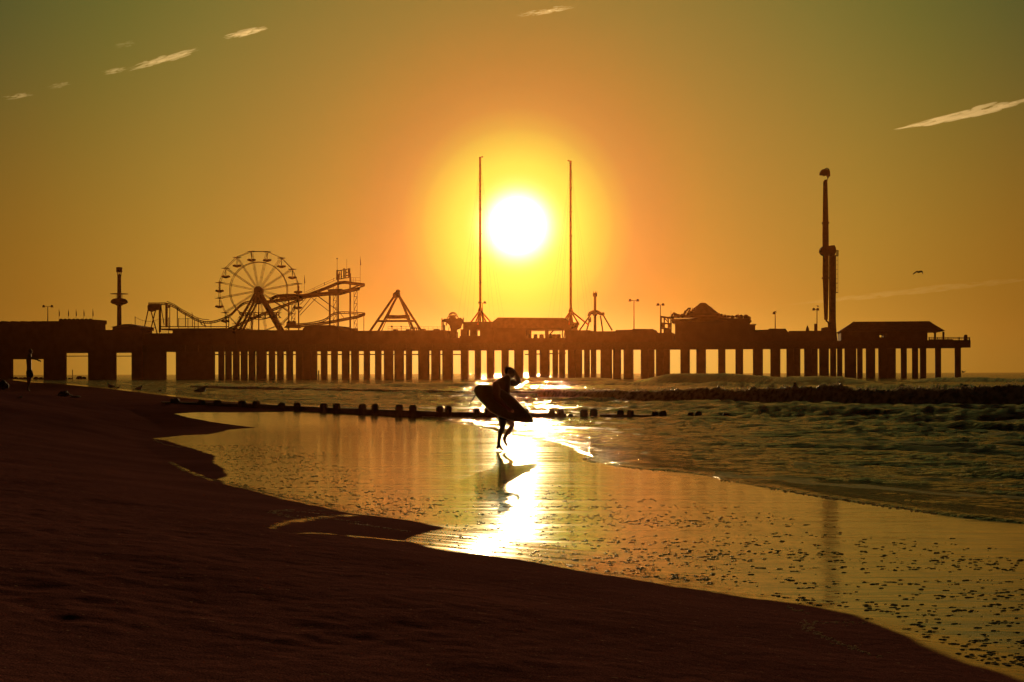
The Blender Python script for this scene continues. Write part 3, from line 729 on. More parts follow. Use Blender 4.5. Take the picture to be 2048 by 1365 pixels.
# the big tent
b = bldg('big_tent', 'large peaked tent with a wide concave cone roof and dark body', 'tent', 1420)
c = PW(1406, 660, 10); s = PY(1406, 10) / F
mb = MB(); zt = lambda py: (660 - py) * s
prof = [(54 * s, zt(634.5)), (42 * s, zt(632.5)), (32 * s, zt(628)), (24 * s, zt(621.5)), (16.5 * s, zt(615)), (10 * s, zt(610.5)), (7.2 * s, zt(607.6)), (4.5 * s, zt(606.2)), (0.2, zt(605.8))]
prof = [(r * 1.45 if i == 0 else r, z) for i, (r, z) in enumerate(prof)]
mb.lathe(c, prof, 28); mb.build('canopy', M['canvas'], b, smooth=True)
mb = MB(); mb.pbox(1350, 1499.5, 646, 684, 2.0, 12, z0=Z_DECK); mb.pbox(1344, 1498, 637.5, 646, 2.4, 10); mb.build('wall', M['wall'], b)
BL = ((1345, 635, 4), (1351, 630, 4), (1357, 632, 4.5), (1365, 632, 5), (1347, 641, 4), (1474, 633, 4), (1482, 634, 5), (1492, 634, 5.5), (1497, 637, 5), (1498, 643, 5), (1437, 629, 3.4), (1443, 630.5, 3.2), (1450, 632, 3.2), (1457, 633, 3), (1465, 635, 4))
SP = ((1368, 625, 7), (1371, 623, 6), (1375, 626, 8), (1378, 620, 6), (1384, 619, 5), (1388, 618, 5), (1465, 634, 7), (1477, 634, 11), (1483, 634, 5))
for side in (0, 1):
    mb = MB()
    for px, py, r in BL:
        if (px > 1406) == side: mb.ball(PW(px, py, 4), r * s, r * s, r * s * .85, 9, 6)
    for px, py, h in SP:
        if (px > 1406) == side: mb.bar(PW(px, py + 5, 4), PW(px + (1.5 if px < 1400 else -.6), py - h * .6, 4), .38, .06, 5)
    if side == 0:
        mb.tube([PW(1348 + 3.6 * math.cos(t), 634 - 7.5 * math.sin(t), 4) for t in np.linspace(0, math.pi, 9)], .32, 6)
        mb.bar(PW(1342, 641, 4), PW(1342, 621, 4), .16, .04, 5)
        mb.tube([PW(x, y, 4) for x, y in ((1367, 630), (1370, 624), (1374, 621), (1377, 617), (1381, 616.5), (1379, 622), (1383, 626))], .3, 6)
    mb.build('sculpted_rim', M['dark'], b)
b = bldg('front_canopy', 'pale low cone canopy standing in front of the big tent', 'canopy', 1425)
c = PW(1422, 660, 1.0) + PN * 3; s2 = PY(1422, 4) / F
mb = MB(); mb.lathe(c, [(63 * s2, (660 - 642.6) * s2), (62.6 * s2, (660 - 641.6) * s2), (44 * s2, (660 - 637.5) * s2), (24 * s2, (660 - 634) * s2), (8 * s2, (660 - 630.8) * s2), (0.1, (660 - 630) * s2)], 28)
mb.v = [(c.x + (x - c.x), c.y + (y - c.y) * 0.28, z) for x, y, z in mb.v]
mb.build('canopy', M['canvas'], b, smooth=True)
for px in (1364, 1392, 1422, 1452, 1480):
    mb = MB(); mb.bar(PW(px, 684, 3.6), PW(px, 642, 3.6), .18, n=6); mb.build('post', M['steel'], b)
b = bldg('kiosk', 'small box kiosk with a flat pale lid at the right edge of the tent', 'kiosk', 1504)
mb = MB(); mb.pbox(1498.8, 1510.5, 650.3, 684, 3, 4, z0=Z_DECK); mb.build('wall', M['wall'], b)
mb = MB(); mb.pbox(1496, 1512.5, 648.6, 650.1, 2.6, 5); mb.build('lid', M['canvas'], b)
b = bldg('pitched_shed', 'shed with a slanted right roof end below the single lamp with a bird', 'building', 1545)
mb = MB(); mb.prism([PW(x, y, 1.5) for x, y in ((1497.5, 685), (1497.5, 661), (1536, 659.5), (1539, 657.5), (1571, 657.8), (1578, 667), (1578, 685))], PN * 16); mb.build('wall', M['wall'], b)
b = bldg('machine_house', 'flat roofed machine house at the foot of the spinning arm ride', 'building', 1622)
mb = MB(); mb.pbox(1578.2, 1664, 662, 684, 1.4, 18, z0=Z_DECK); mb.build('wall', M['wall'], b)
mb = MB(); mb.lathe(PW(1615, 662, 4), [(.55, 0), (.5, .6), (.1, 1.6)], 8); mb.build('roof_vent', M['dark'], b)
# end hall
b = bldg('end_hall', 'hall with a ribbed hip roof and open porch at the seaward pier end', 'building', 1780)
mb = MB(); ze, zr = hip(mb, 1678, 1890, 1707, 1858, 663, 643.5, 1.2, 20, 0.6)
A, B, R0, R1 = PW(1678, 663, 1.2) - PN * .6, PW(1890, 663, 1.2) - PN * .6, PW(1707, 643.5, 11.2), PW(1858, 643.5, 11.2)
for k in range(1, 46):
    t = k / 46; e = A.lerp(B, t); e.z = ze + .06
    tt = min(max((t - .03) / .94, 0), 1); r = R0.lerp(R1, tt); r.z = zr + .06
    mb.bar(e, r, .075, n=4)
mb.build('roof', M['roof'], b)
mb = MB(); zs_ = ze - .02
mb.pbox(1682, 1759, 663, 684, 2, 17, z0=Z_DECK, z1=zs_); mb.pbox(1774, 1855, 663, 684, 2, 17, z0=Z_DECK, z1=zs_); mb.pbox(1759.02, 1773.98, 675, 684, 2, 17, z0=Z_DECK)
mb.pbox(1759.02, 1773.98, 663, 668, 2, 17, z1=zs_)
mb.build('wall', M['wall'], b)
for px in (1763, 1768.5):
    mb = MB(); mb.pbox(px, px + 1.3, 668.2, 675, 2.1, .4); mb.build('window_bar', M['timber'], b)
for px in (1870, 1886.8):
    for dp in (2.4, 18):
        mb = MB(); mb.bar(PW(px, 684, dp), PW(px, 664, dp), .32, n=8)
        if dp < 5: mb.bar(PW(px, 669, dp), PW(px - 3.5 * (1 if px < 1880 else -0.1), 664.4, dp), .16, n=5)
        mb.build('porch_post', M['timber'], b)

# double lamps and two lamps with a perched gull
def lamp(px, base, top, arm, dep, label, heads=2, gull=None):
    t = thing('deck_lamp', PW(px, base, dep), label, 'lamp', 'deck lamps along the pier')
    mb = MB(); mb.bar(PW(px, base, dep), PW(px, top + 1, dep), .17, .11, 7); mb.build('pole', M['dark'], t)
    mb = MB(); mb.tube([PW(px - arm[0], top, dep), PW(px - arm[0] * .4, top + .8, dep), PW(px, top + 1.6, dep), PW(px + arm[1] * .4, top + .8, dep), PW(px + arm[1], top - .4, dep)], .08, 5); mb.build('bracket', M['dark'], t)
    for sx, a in ((-1, arm[0]), (1, arm[1])):
        if heads == 1 and sx > 0: continue
        mb = MB(); p = PW(px + sx * a, top, dep); mb.ball(p, .42, .42, .36, 10, 6); mb.lathe(p + Vector((0, 0, -.45)), [(.52, 0), (.5, .15), (.3, .3)], 10); mb.build('lamp_head', M['dark'], t)
    return t
lamp(95.5, 645, 612.5, (8.3, 8.3), 3, 'double headed lamp left of the five pennants on the hall roof')
lamp(965, 644, 605, (6, 4.5), 2, 'double headed lamp in front of the left tall mast')
lamp(1268, 659, 600.5, (8, 7.5), 3, 'taller double headed lamp between the short spired ride and the big tent')
lamp(1320.8, 667, 609, (5, 5.5), 2.5, 'double headed lamp beside the timber tower with arched bays')
lamp(1550.5, 658, 626, (2.5, 2.5), 3, 'single headed lamp with a perched gull on the slanted shed', heads=1)
t_ = lamp(1634, 663, 618.5, (6.5, 1.5), 3, 'stout lamp with two uneven heads and a gull, left of the spinning arm ride')
mb = MB(); mb.bar(PW(1631.5, 664, 3), PW(1631.5, 648, 3), .5, n=8); mb.build('junction_box', M['dark'], t_)
lamp(339.5, 660, 613.5, (1.5, 1.5), 1.0, 'single headed lamp under the crest of the left coaster loop', heads=1)
# ------------------------------------------------------------------ the rides
class Ride:
    """places pixel outlines on one upright plane at the ride's own distance"""
    def __init__(self, name, label, cat, px, py, dep, group=None):
        self.Y = PY(px, dep); self.s = self.Y / F
        self.t = thing(name, W(px, py, self.Y), label, cat, group)
    def p(self, px, py, dy=0.0):
        q = W(px, py, self.Y); q.y += dy; return q
    def part(self, mb, name, m, smooth=False, parent=None): return mb.build(name, M[m], parent or self.t, smooth)
    def bars(self, name, m, segs, r, dys=(0,), n=6):
        mb = MB()
        for dy in dys:
            for a, b in segs: mb.bar(self.p(*a, dy), self.p(*b, dy), r, n=n)
        return self.part(mb, name, m)

# observation tower
R = Ride('gyro_tower', 'slim observation tower with a ring cabin halfway and a drum on top', 'ride', 238, 660, 8)
mb = MB(); mb.bar(R.p(238.5, 664), R.p(238.5, 552), .78, .62, 12); R.part(mb, 'column', 'steel', True)
mb = MB(); c = R.p(238.5, 545)
mb.lathe(c, [(.95, 0), (1.02, .1), (1.02, 1.6), (.9, 1.72)], 16)
for k in range(6):
    a = k * math.pi / 3; mb.bar(c + Vector((.55 * math.cos(a), .55 * math.sin(a), -1.7)), c + Vector((.75 * math.cos(a), .75 * math.sin(a), .02)), .09, n=4)
mb.lathe(c + Vector((0, 0, -1.3)), [(.62, 0), (.3, .55), (.05, .9)], 10); R.part(mb, 'top_drum', 'steel')
mb = MB(); c = R.p(238.5, 610)
mb.lathe(c, [(.9, -.3), (1.3, 0), (2.4, .35), (2.95, .8), (2.7, 1.5), (2.1, 2.0), (1.1, 2.2)], 20); R.part(mb, 'ring_cabin', 'steel', True)
mb = MB(); c = R.p(238.5, 588.6); mb.lathe(c, [(3.0, 0), (3.05, .12), (.9, .3)], 20)
for k in range(6):
    a = k * math.pi / 3; mb.bar(c + Vector((1.1 * math.cos(a), 1.1 * math.sin(a), -1.4)), c + Vector((1.1 * math.cos(a), 1.1 * math.sin(a), .1)), .06, n=4)
R.part(mb, 'canopy_ring', 'steel')

# roller coaster
R = Ride('roller_coaster', 'small looping roller coaster with a tall lift structure right of the ferris wheel', 'ride', 500, 660, 16)
def track(pts, dys=(-.55, .55), r=.16, ties=True, spine=True):
    mb = MB(); P0 = [R.p(x, y) for x, y in pts]
    # smooth the path
    Q = []
    for i in range(len(P0) - 1):
        a, b, c, d = P0[max(i - 1, 0)], P0[i], P0[i + 1], P0[min(i + 2, len(P0) - 1)]
        for t in np.linspace(0, 1, 6, endpoint=False):
            Q.append(0.5 * ((2 * b) + (c - a) * t + (2 * a - 5 * b + 4 * c - d) * t * t + (3 * b - a - 3 * c + d) * t ** 3))
    Q.append(P0[-1])
    for dy in dys: mb.tube([q + Vector((0, dy, 0)) for q in Q], r, 5)
    if spine: mb.tube([q + Vector((0, 0, -.55)) for q in Q], r * 1.1, 5)
    if ties:
        for q in Q[::2]:
            mb.bar(q + Vector((0, dys[0], 0)), q + Vector((0, dys[1], 0)), .08, n=4); mb.bar(q, q + Vector((0, 0, -.55)), .1, n=4)
    R.part(mb, 'track', 'steel')
T1 = [(297.4, 606.6), (318, 606.6), (334.8, 607), (349.7, 612.9), (363, 622), (378, 630.3), (393, 638.6), (406.2, 642.8), (419.5, 643.6), (434.5, 641), (449.4, 635.3), (462.7, 627.8), (474.3, 616.2), (487.6, 606.2), (499.2, 602.9), (510.9, 602), (532, 603.7)]
track(T1)
mb = MB(); mb.tube([R.p(x, y - 3.6, -.8) for x, y in T1[2:9]], .12, 5); R.part(mb, 'handrail', 'steel')
track([(532, 603.7), (552.4, 600.5), (577, 597), (598, 594.6), (620, 591.3), (653, 587), (678, 586.3), (699.5, 580.5), (719.4, 576)], spine=True, r=.3)
track([(540, 598), (556.6, 591), (589.8, 589.6), (611.4, 589.6), (629.7, 583.8), (648, 577), (668, 568.9), (676, 565.5), (689.5, 563.6), (704, 565.5), (729.4, 568.5)], r=.26)
track([(729.4, 568.5), (716, 573), (699.5, 579.7), (684, 582)], dys=(-2.4, -1.6), r=.22)
track([(459, 656.5), (475, 650), (496, 640.6), (514.7, 631.9), (533, 624), (545.5, 618.7), (573, 608.7), (594.8, 600.6), (606, 597)], r=.2)
track([(590, 648.5), (619.7, 646), (648, 639.5), (666, 627.8), (681, 624.2), (706, 624.8), (730, 626.5)], r=.15)
track([(730, 627), (714, 632.8), (689.5, 637.5), (656, 644), (626.4, 648.2), (590, 651.5)], r=.24)
track([(322, 653.8), (457, 653.8)], r=.14, ties=False, spine=False)
track([(400, 643), (404.5, 650), (412, 652.5)], r=.1, ties=False, spine=False)
def post(px, y0, y1, r=.2, dy=0): R.bars('support', 'steel', [((px, y0), (px, y1))], r, (dy,))
for a in ((659.6, 588, 655, .34), (676.2, 548, 662, .3), (700.4, 547, 662, .3), (577.4, 598, 684, .26), (597.3, 572, 662, .24), (727.7, 627, 662, .11), (333, 607.5, 655, .42), (319.8, 609, 665, .4),
          (354.7, 616, 655, .16), (370.8, 627, 655, .14), (385, 635, 655, .12), (422, 644, 656, .12), (452.5, 634, 662, .2), (457.5, 634, 662, .16), (504, 636, 662, .3)): post(*a)
for a, b, y0, y1 in ((708, 714.4, 580, 662), (666.5, 673, 575, 655), (583.5, 590, 601, 655)):
    mb = MB(); segs = [((a, y0), (a, y1)), ((b, y0), (b, y1))]
    ys = np.linspace(y0, y1, 7)
    for i in range(6): segs += [((a, ys[i + 1]), (b, ys[i])), ((a, ys[i + 1]), (b, ys[i + 1]))]
    R.bars('lattice_support', 'steel', segs, .09, n=5)
R.bars('brace', 'steel', [((621.4, 594.6), (658, 622.9)), ((638, 593.8), (676, 622)), ((613, 596), (599.8, 610)), ((633, 596), (599.8, 631)), ((621, 597), (598, 626)), ((545, 600), (577, 624)), ((560, 602), (580, 617)),
    ((676, 622), (688, 636)), ((566, 648), (577, 636)), ((578, 632), (590, 612)), ((571, 660), (590, 648)), ((634, 592), (676, 622))], .11, n=5)
R.bars('support', 'steel', [((297.4, 622), (287.4, 668)), ((303, 622), (315.7, 668)), ((312.4, 621), (300.7, 668))], .2, (-.9,))
R.bars('support', 'steel', [((322, 615), (328.3, 650)), ((406, 643), (412, 655)), ((560, 590), (552, 600))], .16)
mb = MB(); P_ = [(297, 622), (296.6, 613), (299, 608.5), (321.5, 608.5), (321.5, 619), (311, 621), (303, 624)]
mb.prism([R.p(x, y, -1.2) for x, y in P_], (0, 2.4, 0)); R.part(mb, 'drive_box', 'dark')
mb = MB(); mb.prism([R.p(x, y, -1) for x, y in ((560, 595.5), (600, 590.5), (640, 585.5), (690, 581), (690, 585.5), (650, 589), (600, 594.5), (560, 598.8))], (0, 1.8, 0))
mb.prism([R.p(x, y, -1) for x, y in ((655, 579.3), (685, 578.5), (685, 588), (676, 590.5), (660, 588.5))], (0, 1.6, 0)); R.part(mb, 'catwalk', 'steel')
mb = MB()
for a, b in (((611, 585), (672, 556.5)), ((611, 588), (672, 561)), ((701, 556), (721, 556.5)), ((701, 561), (721, 561.5))): mb.bar(R.p(*a, -1), R.p(*b, -1), .06, n=4)
for x, y in ((627, 578), (629.5, 577), (649.5, 566.5), (650, 566.3), (668, 558)): mb.bar(R.p(x, y - 1, -1), R.p(x, y + 4.5, -1), .07, n=4)
for x in (704, 708, 712, 721): mb.bar(R.p(x, 556, -1), R.p(x, 567, -1), .06, n=4)
R.part(mb, 'catwalk_railing', 'steel')
# cars waiting at the bottom of the lift
mb = MB(); mb.prism([R.p(x, y, -.9) for x, y in ((573.5, 651), (574, 645), (577, 643.5), (580, 645), (581, 648), (586, 644), (591, 644), (592.5, 651), (602, 653), (602, 657), (568, 656))], (0, 1.8, 0)); R.part(mb, 'coaster_car', 'dark')
# the board with unreadable upright letters above the lift
mb = MB(); mb.prism([R.p(x, y, -.6) for x, y in ((673.2, 542), (700, 537.5), (700, 538.9), (673.2, 543.6))], (0, .3, 0)); mb.prism([R.p(x, y, -.6) for x, y in ((673.2, 559), (700, 554.5), (700, 556), (673.2, 560.8))], (0, .3, 0))
sg = R.part(mb, 'sign_frame', 'dark')
mb = MB()
for x0, x1, yt, yb in ((673, 676.5, 541, 561), (678.2, 680, 544, 558.5), (681.8, 684, 542, 557.5), (687, 690, 537.5, 557), (690.9, 693, 540, 556.5), (696.5, 701, 537.5, 556)):
    mb.prism([R.p(x0, yt, -.8), R.p(x1, yt - .4, -.8), R.p(x1, yb - .4, -.8), R.p(x0, yb, -.8)], (0, .3, 0))
for x0, x1, y in ((678, 681, 549), (682, 685, 553), (693, 696, 545), (693, 696.5, 551)): mb.prism([R.p(x0, y, -.7), R.p(x1, y - .6, -.7), R.p(x1, y + 1.4, -.7), R.p(x0, y + 2, -.7)], (0, .2, 0))
mb.build('lettering', M['dark'], sg)
mb = MB(); mb.bar(R.p(674.3, 545), R.p(674.3, 518), .06, n=5); mb.ball(R.p(674.3, 517.6), .28, .28, .2, 8, 5); mb.bar(R.p(693.5, 541), R.p(693.5, 518.5), .05, n=5); R.part(mb, 'antenna', 'dark')
for px, yb, yt, ye, lab in ((720.5, 566, 514, 531, 'thin pole with a furled pennant at the right end of the coaster top'), (609, 589, 551, 567, 'thin pole with a furled pennant just right of the ferris wheel'), (385.2, 638, 624.5, 633, 'small furled pennant on the left coaster dip')):
    f = thing('pennant_flag', R.p(px, yb), lab, 'flag', 'furled pennants on the coaster')
    dx = 2.6 if yt < 560 else .3
    mb = MB(); mb.bar(R.p(px + .6, yb, -1), R.p(px - .2 + dx * .3, yt, -1), .05, n=5); mb.build('pole', M['dark'], f)
    mb = MB(); mb.prism([R.p(px - .3 + dx * .3, yt, -1), R.p(px + .9 + dx * .3, yt + (ye - yt) * .5, -1), R.p(px + 1.6 + dx * .3, ye, -1), R.p(px + .1 + dx * .3, ye + .6, -1)], (0, .15, 0)); mb.build('cloth', M['flag'], f)

# net fence behind the left loop
R = Ride('net_fence', 'sagging see-through net hung between thin posts behind the left coaster loop', 'fence', 330, 664, 24)
mb = MB()
for x, y in ((270.3, 633.5), (319, 637), (337.5, 635.5), (357, 637), (376, 636.5), (396.5, 636), (389, 640)): mb.bar(R.p(x, 668), R.p(x, y), .13, n=5)
R.part(mb, 'post', 'dark')
mb = MB()
def sag(x0, y0, x1, y1, d):
    return [(x0 + (x1 - x0) * t, y0 + (y1 - y0) * t + d * 4 * t * (1 - t)) for t in np.linspace(0, 1, 14)]
for x0, y0, x1, y1, d in ((270, 634, 319, 638, 7), (319, 638, 337, 637, 1.5), (357, 637.5, 376, 637, .8), (376, 637, 396.5, 637, .6)):
    pt = sag(x0, y0, x1, y1, d)
    mb.tube([R.p(*q) for q in pt], .06, 4)
    for k in range(1, 13):
        mb.bar(R.p(*pt[k]), R.p(pt[k][0], 666), .022, n=3)
R.part(mb, 'net', 'net')

# ferris wheel
R = Ride('ferris_wheel', 'ferris wheel with sixteen hanging tubs and a lettered sign across its legs', 'ride', 517.5, 660, 6)
HX, HY = 517.5, 582.0
RAD, RIN = 80.0, 57.3
mb = MB(); c = R.p(HX, HY)
for dy in (-1.1, 1.1):
    mb.tube([R.p(HX + RIN * math.sin(a), HY - RIN * math.cos(a), dy) for a in np.linspace(0, 2 * math.pi, 49)], .11, 5)
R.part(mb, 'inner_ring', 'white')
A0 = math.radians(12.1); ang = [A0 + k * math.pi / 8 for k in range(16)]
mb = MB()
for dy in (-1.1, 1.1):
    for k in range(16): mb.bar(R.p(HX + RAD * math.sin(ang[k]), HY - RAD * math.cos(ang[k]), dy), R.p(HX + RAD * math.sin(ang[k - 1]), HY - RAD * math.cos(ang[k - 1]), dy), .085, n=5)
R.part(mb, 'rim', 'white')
for a in ang:
    mb = MB()
    for dy in (-1.1, 1.1):
        ox, oy = math.cos(a), math.sin(a)
        for k in (-1, 1):
            mb.bar(R.p(HX + 6 * math.sin(a) + k * 1.1 * ox, HY - 6 * math.cos(a) + k * 1.1 * oy, dy * .8), R.p(HX + RAD * math.sin(a) + k * 1.25 * ox, HY - RAD * math.cos(a) + k * 1.25 * oy, dy), .065, n=4)
        for q in (.35, .55, .72, .88):
            mb.bar(R.p(HX + RAD * q * math.sin(a) - 1.1 * ox, HY - RAD * q * math.cos(a) - 1.1 * oy, dy), R.p(HX + RAD * q * math.sin(a) + 1.1 * ox, HY - RAD * q * math.cos(a) + 1.1 * oy, dy), .06, n=4)
    R.part(mb, 'spoke', 'white')
mb = MB(); mb.bar(R.p(HX, HY, -2.6), R.p(HX, HY, 2.6), 1.15, n=8); mb.bar(R.p(HX, HY, -1.6), R.p(HX, HY, 1.6), 1.5, n=8)
mb.lathe(R.p(HX, 609, 0), [(.5, 0), (1.5, .5), (2.1, 1.3), (2.2, 2.2), (1.2, 3.2)], 12); R.part(mb, 'hub', 'steel')
for a in ang:
    x, y = HX + RAD * math.sin(a), HY - RAD * math.cos(a)
    mb = MB(); mb.bar(R.p(x, y + .6), R.p(x, y + 17), .13, n=5); g = R.part(mb, 'gondola', 'white')
    mb = MB(); mb.lathe(R.p(x, y + .5), [(1.42, -.06), (1.45, .04), (.5, .18), (.1, .3)], 14); mb.build('gondola_canopy', M['white'], g)
    mb = MB()
    for sx in (-1, 1): mb.ball(R.p(x + sx * 4.6, y + 17.0), .74, .95, .40, 10, 6)
    mb.lathe(R.p(x, y + 20.6), [(.3, 0), (.95, .22), (1.2, .48), (.6, .62)], 12); mb.build('gondola_tub', M['dark'], g, smooth=True)
for dy in (-3.2, 3.2):
    for a, b in ((473.5, 666), (577.5, 682)):
        mb = MB(); mb.bar(R.p(a - 2.6, b, dy * 1.3), R.p(HX - (3 if a < HX else -2), HY + 4, dy), .42, .34, 6); R.part(mb, 'leg', 'steel')
        mb = MB(); mb.bar(R.p(a + (6.4 if a < HX else -6.4), b, dy * .8), R.p(HX - (1 if a < HX else -4), HY + 12, dy), .36, .3, 6)
        for q in np.linspace(.1, .85, 6):
            l0 = R.p(a - 2.6, b, dy * 1.3).lerp(R.p(HX - (3 if a < HX else -2), HY + 4, dy), q); l1 = R.p(a + (6.4 if a < HX else -6.4), b, dy * .8).lerp(R.p(HX - (1 if a < HX else -4), HY + 12, dy), min(q + .06, 1))
            mb.bar(l0, l1, .12, n=4)
        R.part(mb, 'leg', 'steel')
mb = MB(); mb.bar(R.p(HX, 606), R.p(HX, 664), .2, n=6); mb.bar(R.p(HX, 664, 4), R.p(HX, 664, -4), .2, n=6); R.part(mb, 'mid_post', 'steel')
# the sign, readable from the beach
mb = MB()
for py in (626.6, 637.2): mb.bar(R.p(481, py, -4.4), R.p(567, py, -4.4), .09, n=5)
sf = R.part(mb, 'sign_frame', 'steel')
cu = bpy.data.curves.new('sign_letters', 'FONT'); cu.body = 'STEEL PIER'; cu.align_x = 'CENTER'; cu.align_y = 'CENTER'; cu.size = 10.5 * R.s / .70; cu.extrude = .08; cu.offset = .05; cu.space_character = 1.0
tmp = bpy.data.objects.new('sign_letters_tmp', cu); COL.objects.link(tmp)
dg = bpy.context.evaluated_depsgraph_get(); dg.update()
tm = bpy.data.meshes.new_from_object(tmp.evaluated_get(dg)); bpy.data.objects.remove(tmp)
wtxt = max(v.co.x for v in tm.vertices) - min(v.co.x for v in tm.vertices)
kx = 83 * R.s / wtxt
tm.transform(Matrix.Translation(R.p(524.5, 632, -4.6) - origin_of(R.t)) @ Matrix.Rotation(math.pi / 2, 4, 'X') @ Matrix.Diagonal((kx, 1, 1, 1)))
tm.materials.clear(); tm.materials.append(M['steel'])
o = bpy.data.objects.new('lettering', tm); COL.objects.link(o); o.parent = sf

# swinging A-frame
R = Ride('swing_ship', 'A-frame swing ride with a slatted sign between its legs', 'ride', 795, 661, 10)
for a, dy in ((741.5, -3), (754, 3), (760, 3.6)): R.bars('leg', 'steel', [((a, 664), (795 - (3 if a < 750 else 1.5), 591))], .38 if a < 758 else .15, (dy,))
for a, dy in ((844.5, -3), (828, 3), (822.5, 3.6)): R.bars('leg', 'steel', [((a, 664), (795 + (3 if a > 840 else 1.5), 591))], .38 if a > 824 else .15, (dy,))
R.bars('crossbar', 'steel', [((753.5, 642.6), (832, 642.4))], .24, (-3, 3))
mb = MB(); mb.prism([R.p(x, y, -1.6) for x, y in ((786, 593), (786.5, 588), (790, 585.5), (793.5, 584.5), (799, 584.5), (800, 589), (798, 595), (792, 597), (788, 596))], (0, 3.2, 0)); mb.lathe(R.p(795.8, 584.6), [(.75, 0), (.8, .3), (.6, .7), (.2, .85)], 10); R.part(mb, 'pivot', 'dark')
mb = MB(); mb.prism([R.p(x, y, -3.4) for x, y in ((775.5, 638.5), (775, 631.5), (785, 631), (797, 631.8), (810, 631), (820.5, 631.3), (820.5, 639), (808, 638.3), (790, 639))], (0, .35, 0))
for x in (781, 815): mb.bar(R.p(x, 638, -3.2), R.p(x, 643, -3.1), .1, n=4)
R.part(mb, 'sign_board', 'timber')
for px, top, lab in ((783.5, 653.5, 'left of two small globe lamps under the A-frame ride'), (802.3, 653.2, 'right of two small globe lamps under the A-frame ride')):
    t = thing('globe_lamp', PW(px, 661, 5), lab, 'lamp', 'globe lamps under the A-frame ride')
    mb = MB(); mb.bar(PW(px, 662, 5), PW(px, top, 5), .06, n=5); mb.build('pole', M['dark'], t)
    mb = MB(); r = .36 if px < 790 else .24; mb.ball(PW(px, top, 5), r, r, r, 10, 6); mb.build('globe', M['dark'], t)
mb = MB()
for x in (821, 824.5, 828, 832, 835.5): mb.pbox(x, x + 1.5, 656, 662, 2, .5)
mb.pbox(821, 837, 655.5, 657.2, 1.9, .7)
solo(mb, 'roof_cage', M['dark'], PW(829, 662, 2), 'small open cage on the roof at the right foot of the A-frame ride', 'cage')

# arched spinner near the left mast
R = Ride('arch_spinner', 'small spinning ride with ringed arches on top and drooping arms', 'ride', 906, 676, 8)
mb = MB(); mb.prism([R.p(x, y, -1.6) for x, y in ((899, 684), (901.5, 660), (899, 651), (892, 645), (885, 644.5), (884.5, 641.5), (889, 638), (897, 638.5), (901, 632), (910, 632), (913, 638), (922, 636), (926, 640), (927, 646), (924, 650), (922, 657), (914, 660), (912, 684))], (0, 3.2, 0)); R.part(mb, 'body', 'dark')
mb = MB()
for rx, ry, y in ((8.2, 7.2, 632.5), (11.5, 6.5, 638), (5.5, 5, 632)):
    for dy in (-1.0, 1.0): mb.tube([R.p(906 + rx * math.cos(t), y - ry * math.sin(t), dy) for t in np.linspace(0, math.pi, 13)], .12, 5)
for t in np.linspace(.5, 2.64, 5): mb.bar(R.p(906 + 8.2 * math.cos(t), 632.5 - 7.2 * math.sin(t)), R.p(906 + 4 * math.cos(t), 634 - 3 * math.sin(t)), .08, n=4)
R.part(mb, 'arch', 'steel')
mb = MB()
for x, y0, y1 in ((884.2, 637, 662), (887, 645, 661), (889.5, 650, 676), (893, 646, 652), (927, 636, 645)): mb.bar(R.p(x, y0, -1), R.p(x, y1, -1), .2, n=5)
mb.bar(R.p(909, 655), R.p(908, 676), .25, n=5); mb.bar(R.p(898, 655), R.p(896, 676), .12, n=5); R.part(mb, 'arm', 'dark')

# twin masts
def mast(px, top, join, feet, label, lamp_dx):
    R = Ride('launch_mast', label, 'mast', px, 648, 4, 'pair of tall launch masts')
    mb = MB(); mb.bar(R.p(px, join), R.p(px - .4, top), .40, .34, 10); R.part(mb, 'pole', 'red', True)
    mb = MB()
    for q in (.18, .34, .5, .66, .82): mb.bar(R.p(px, join + (top - join) * q + .6), R.p(px, join + (top - join) * q - .6), .5, n=10)
    R.part(mb, 'collar', 'red')
    mb = MB(); mb.bar(R.p(px - .4, top + 1), R.p(px + lamp_dx, top), .1, n=5); mb.ball(R.p(px + lamp_dx, top - .3), .34, .3, .24, 8, 5); R.part(mb, 'top_bracket', 'red')
    for fx, dy in feet:
        mb = MB(); mb.bar(R.p(px, join - 1), R.p(fx, 650, dy), .26, n=6); R.part(mb, 'leg', 'red')
    mb = MB(); mb.lathe(R.p(px, join + 2), [(.55, 0), (.8, .25), (.55, 1.0), (.42, 1.3)], 10); mb.bar(R.p(px, join), R.p(px, 650), .3, n=8); R.part(mb, 'base', 'red')
    mb = MB()
    for dx, dy in ((-38, 6), (-27, -6), (-18, 9), (20, 8), (30, -7), (42, 5), (-48, 0), (50, 0)):
        a, b = R.p(px, top + 6), R.p(px + dx, 652, dy)
        mb.tube([a.lerp(b, t) + Vector((0, 0, -5.0 * 4 * t * (1 - t) * .5)) for t in np.linspace(0, 1, 9)], .014, 3)
    R.part(mb, 'guy_wire', 'steel')
mast(960.5, 314.5, 621, ((939, -2), (949, 3), (956, -4), (969, 4), (975, -3), (986, 2)), 'thin tall red mast left of the sun, rising above the flat booth', 4)
mast(1141.5, 322, 623, ((1122, -2), (1131, 3), (1137, -4), (1147, 4), (1157, -3), (1178, 2)), 'thin tall red mast right of the sun, its top bracket pointing left', -4.5)

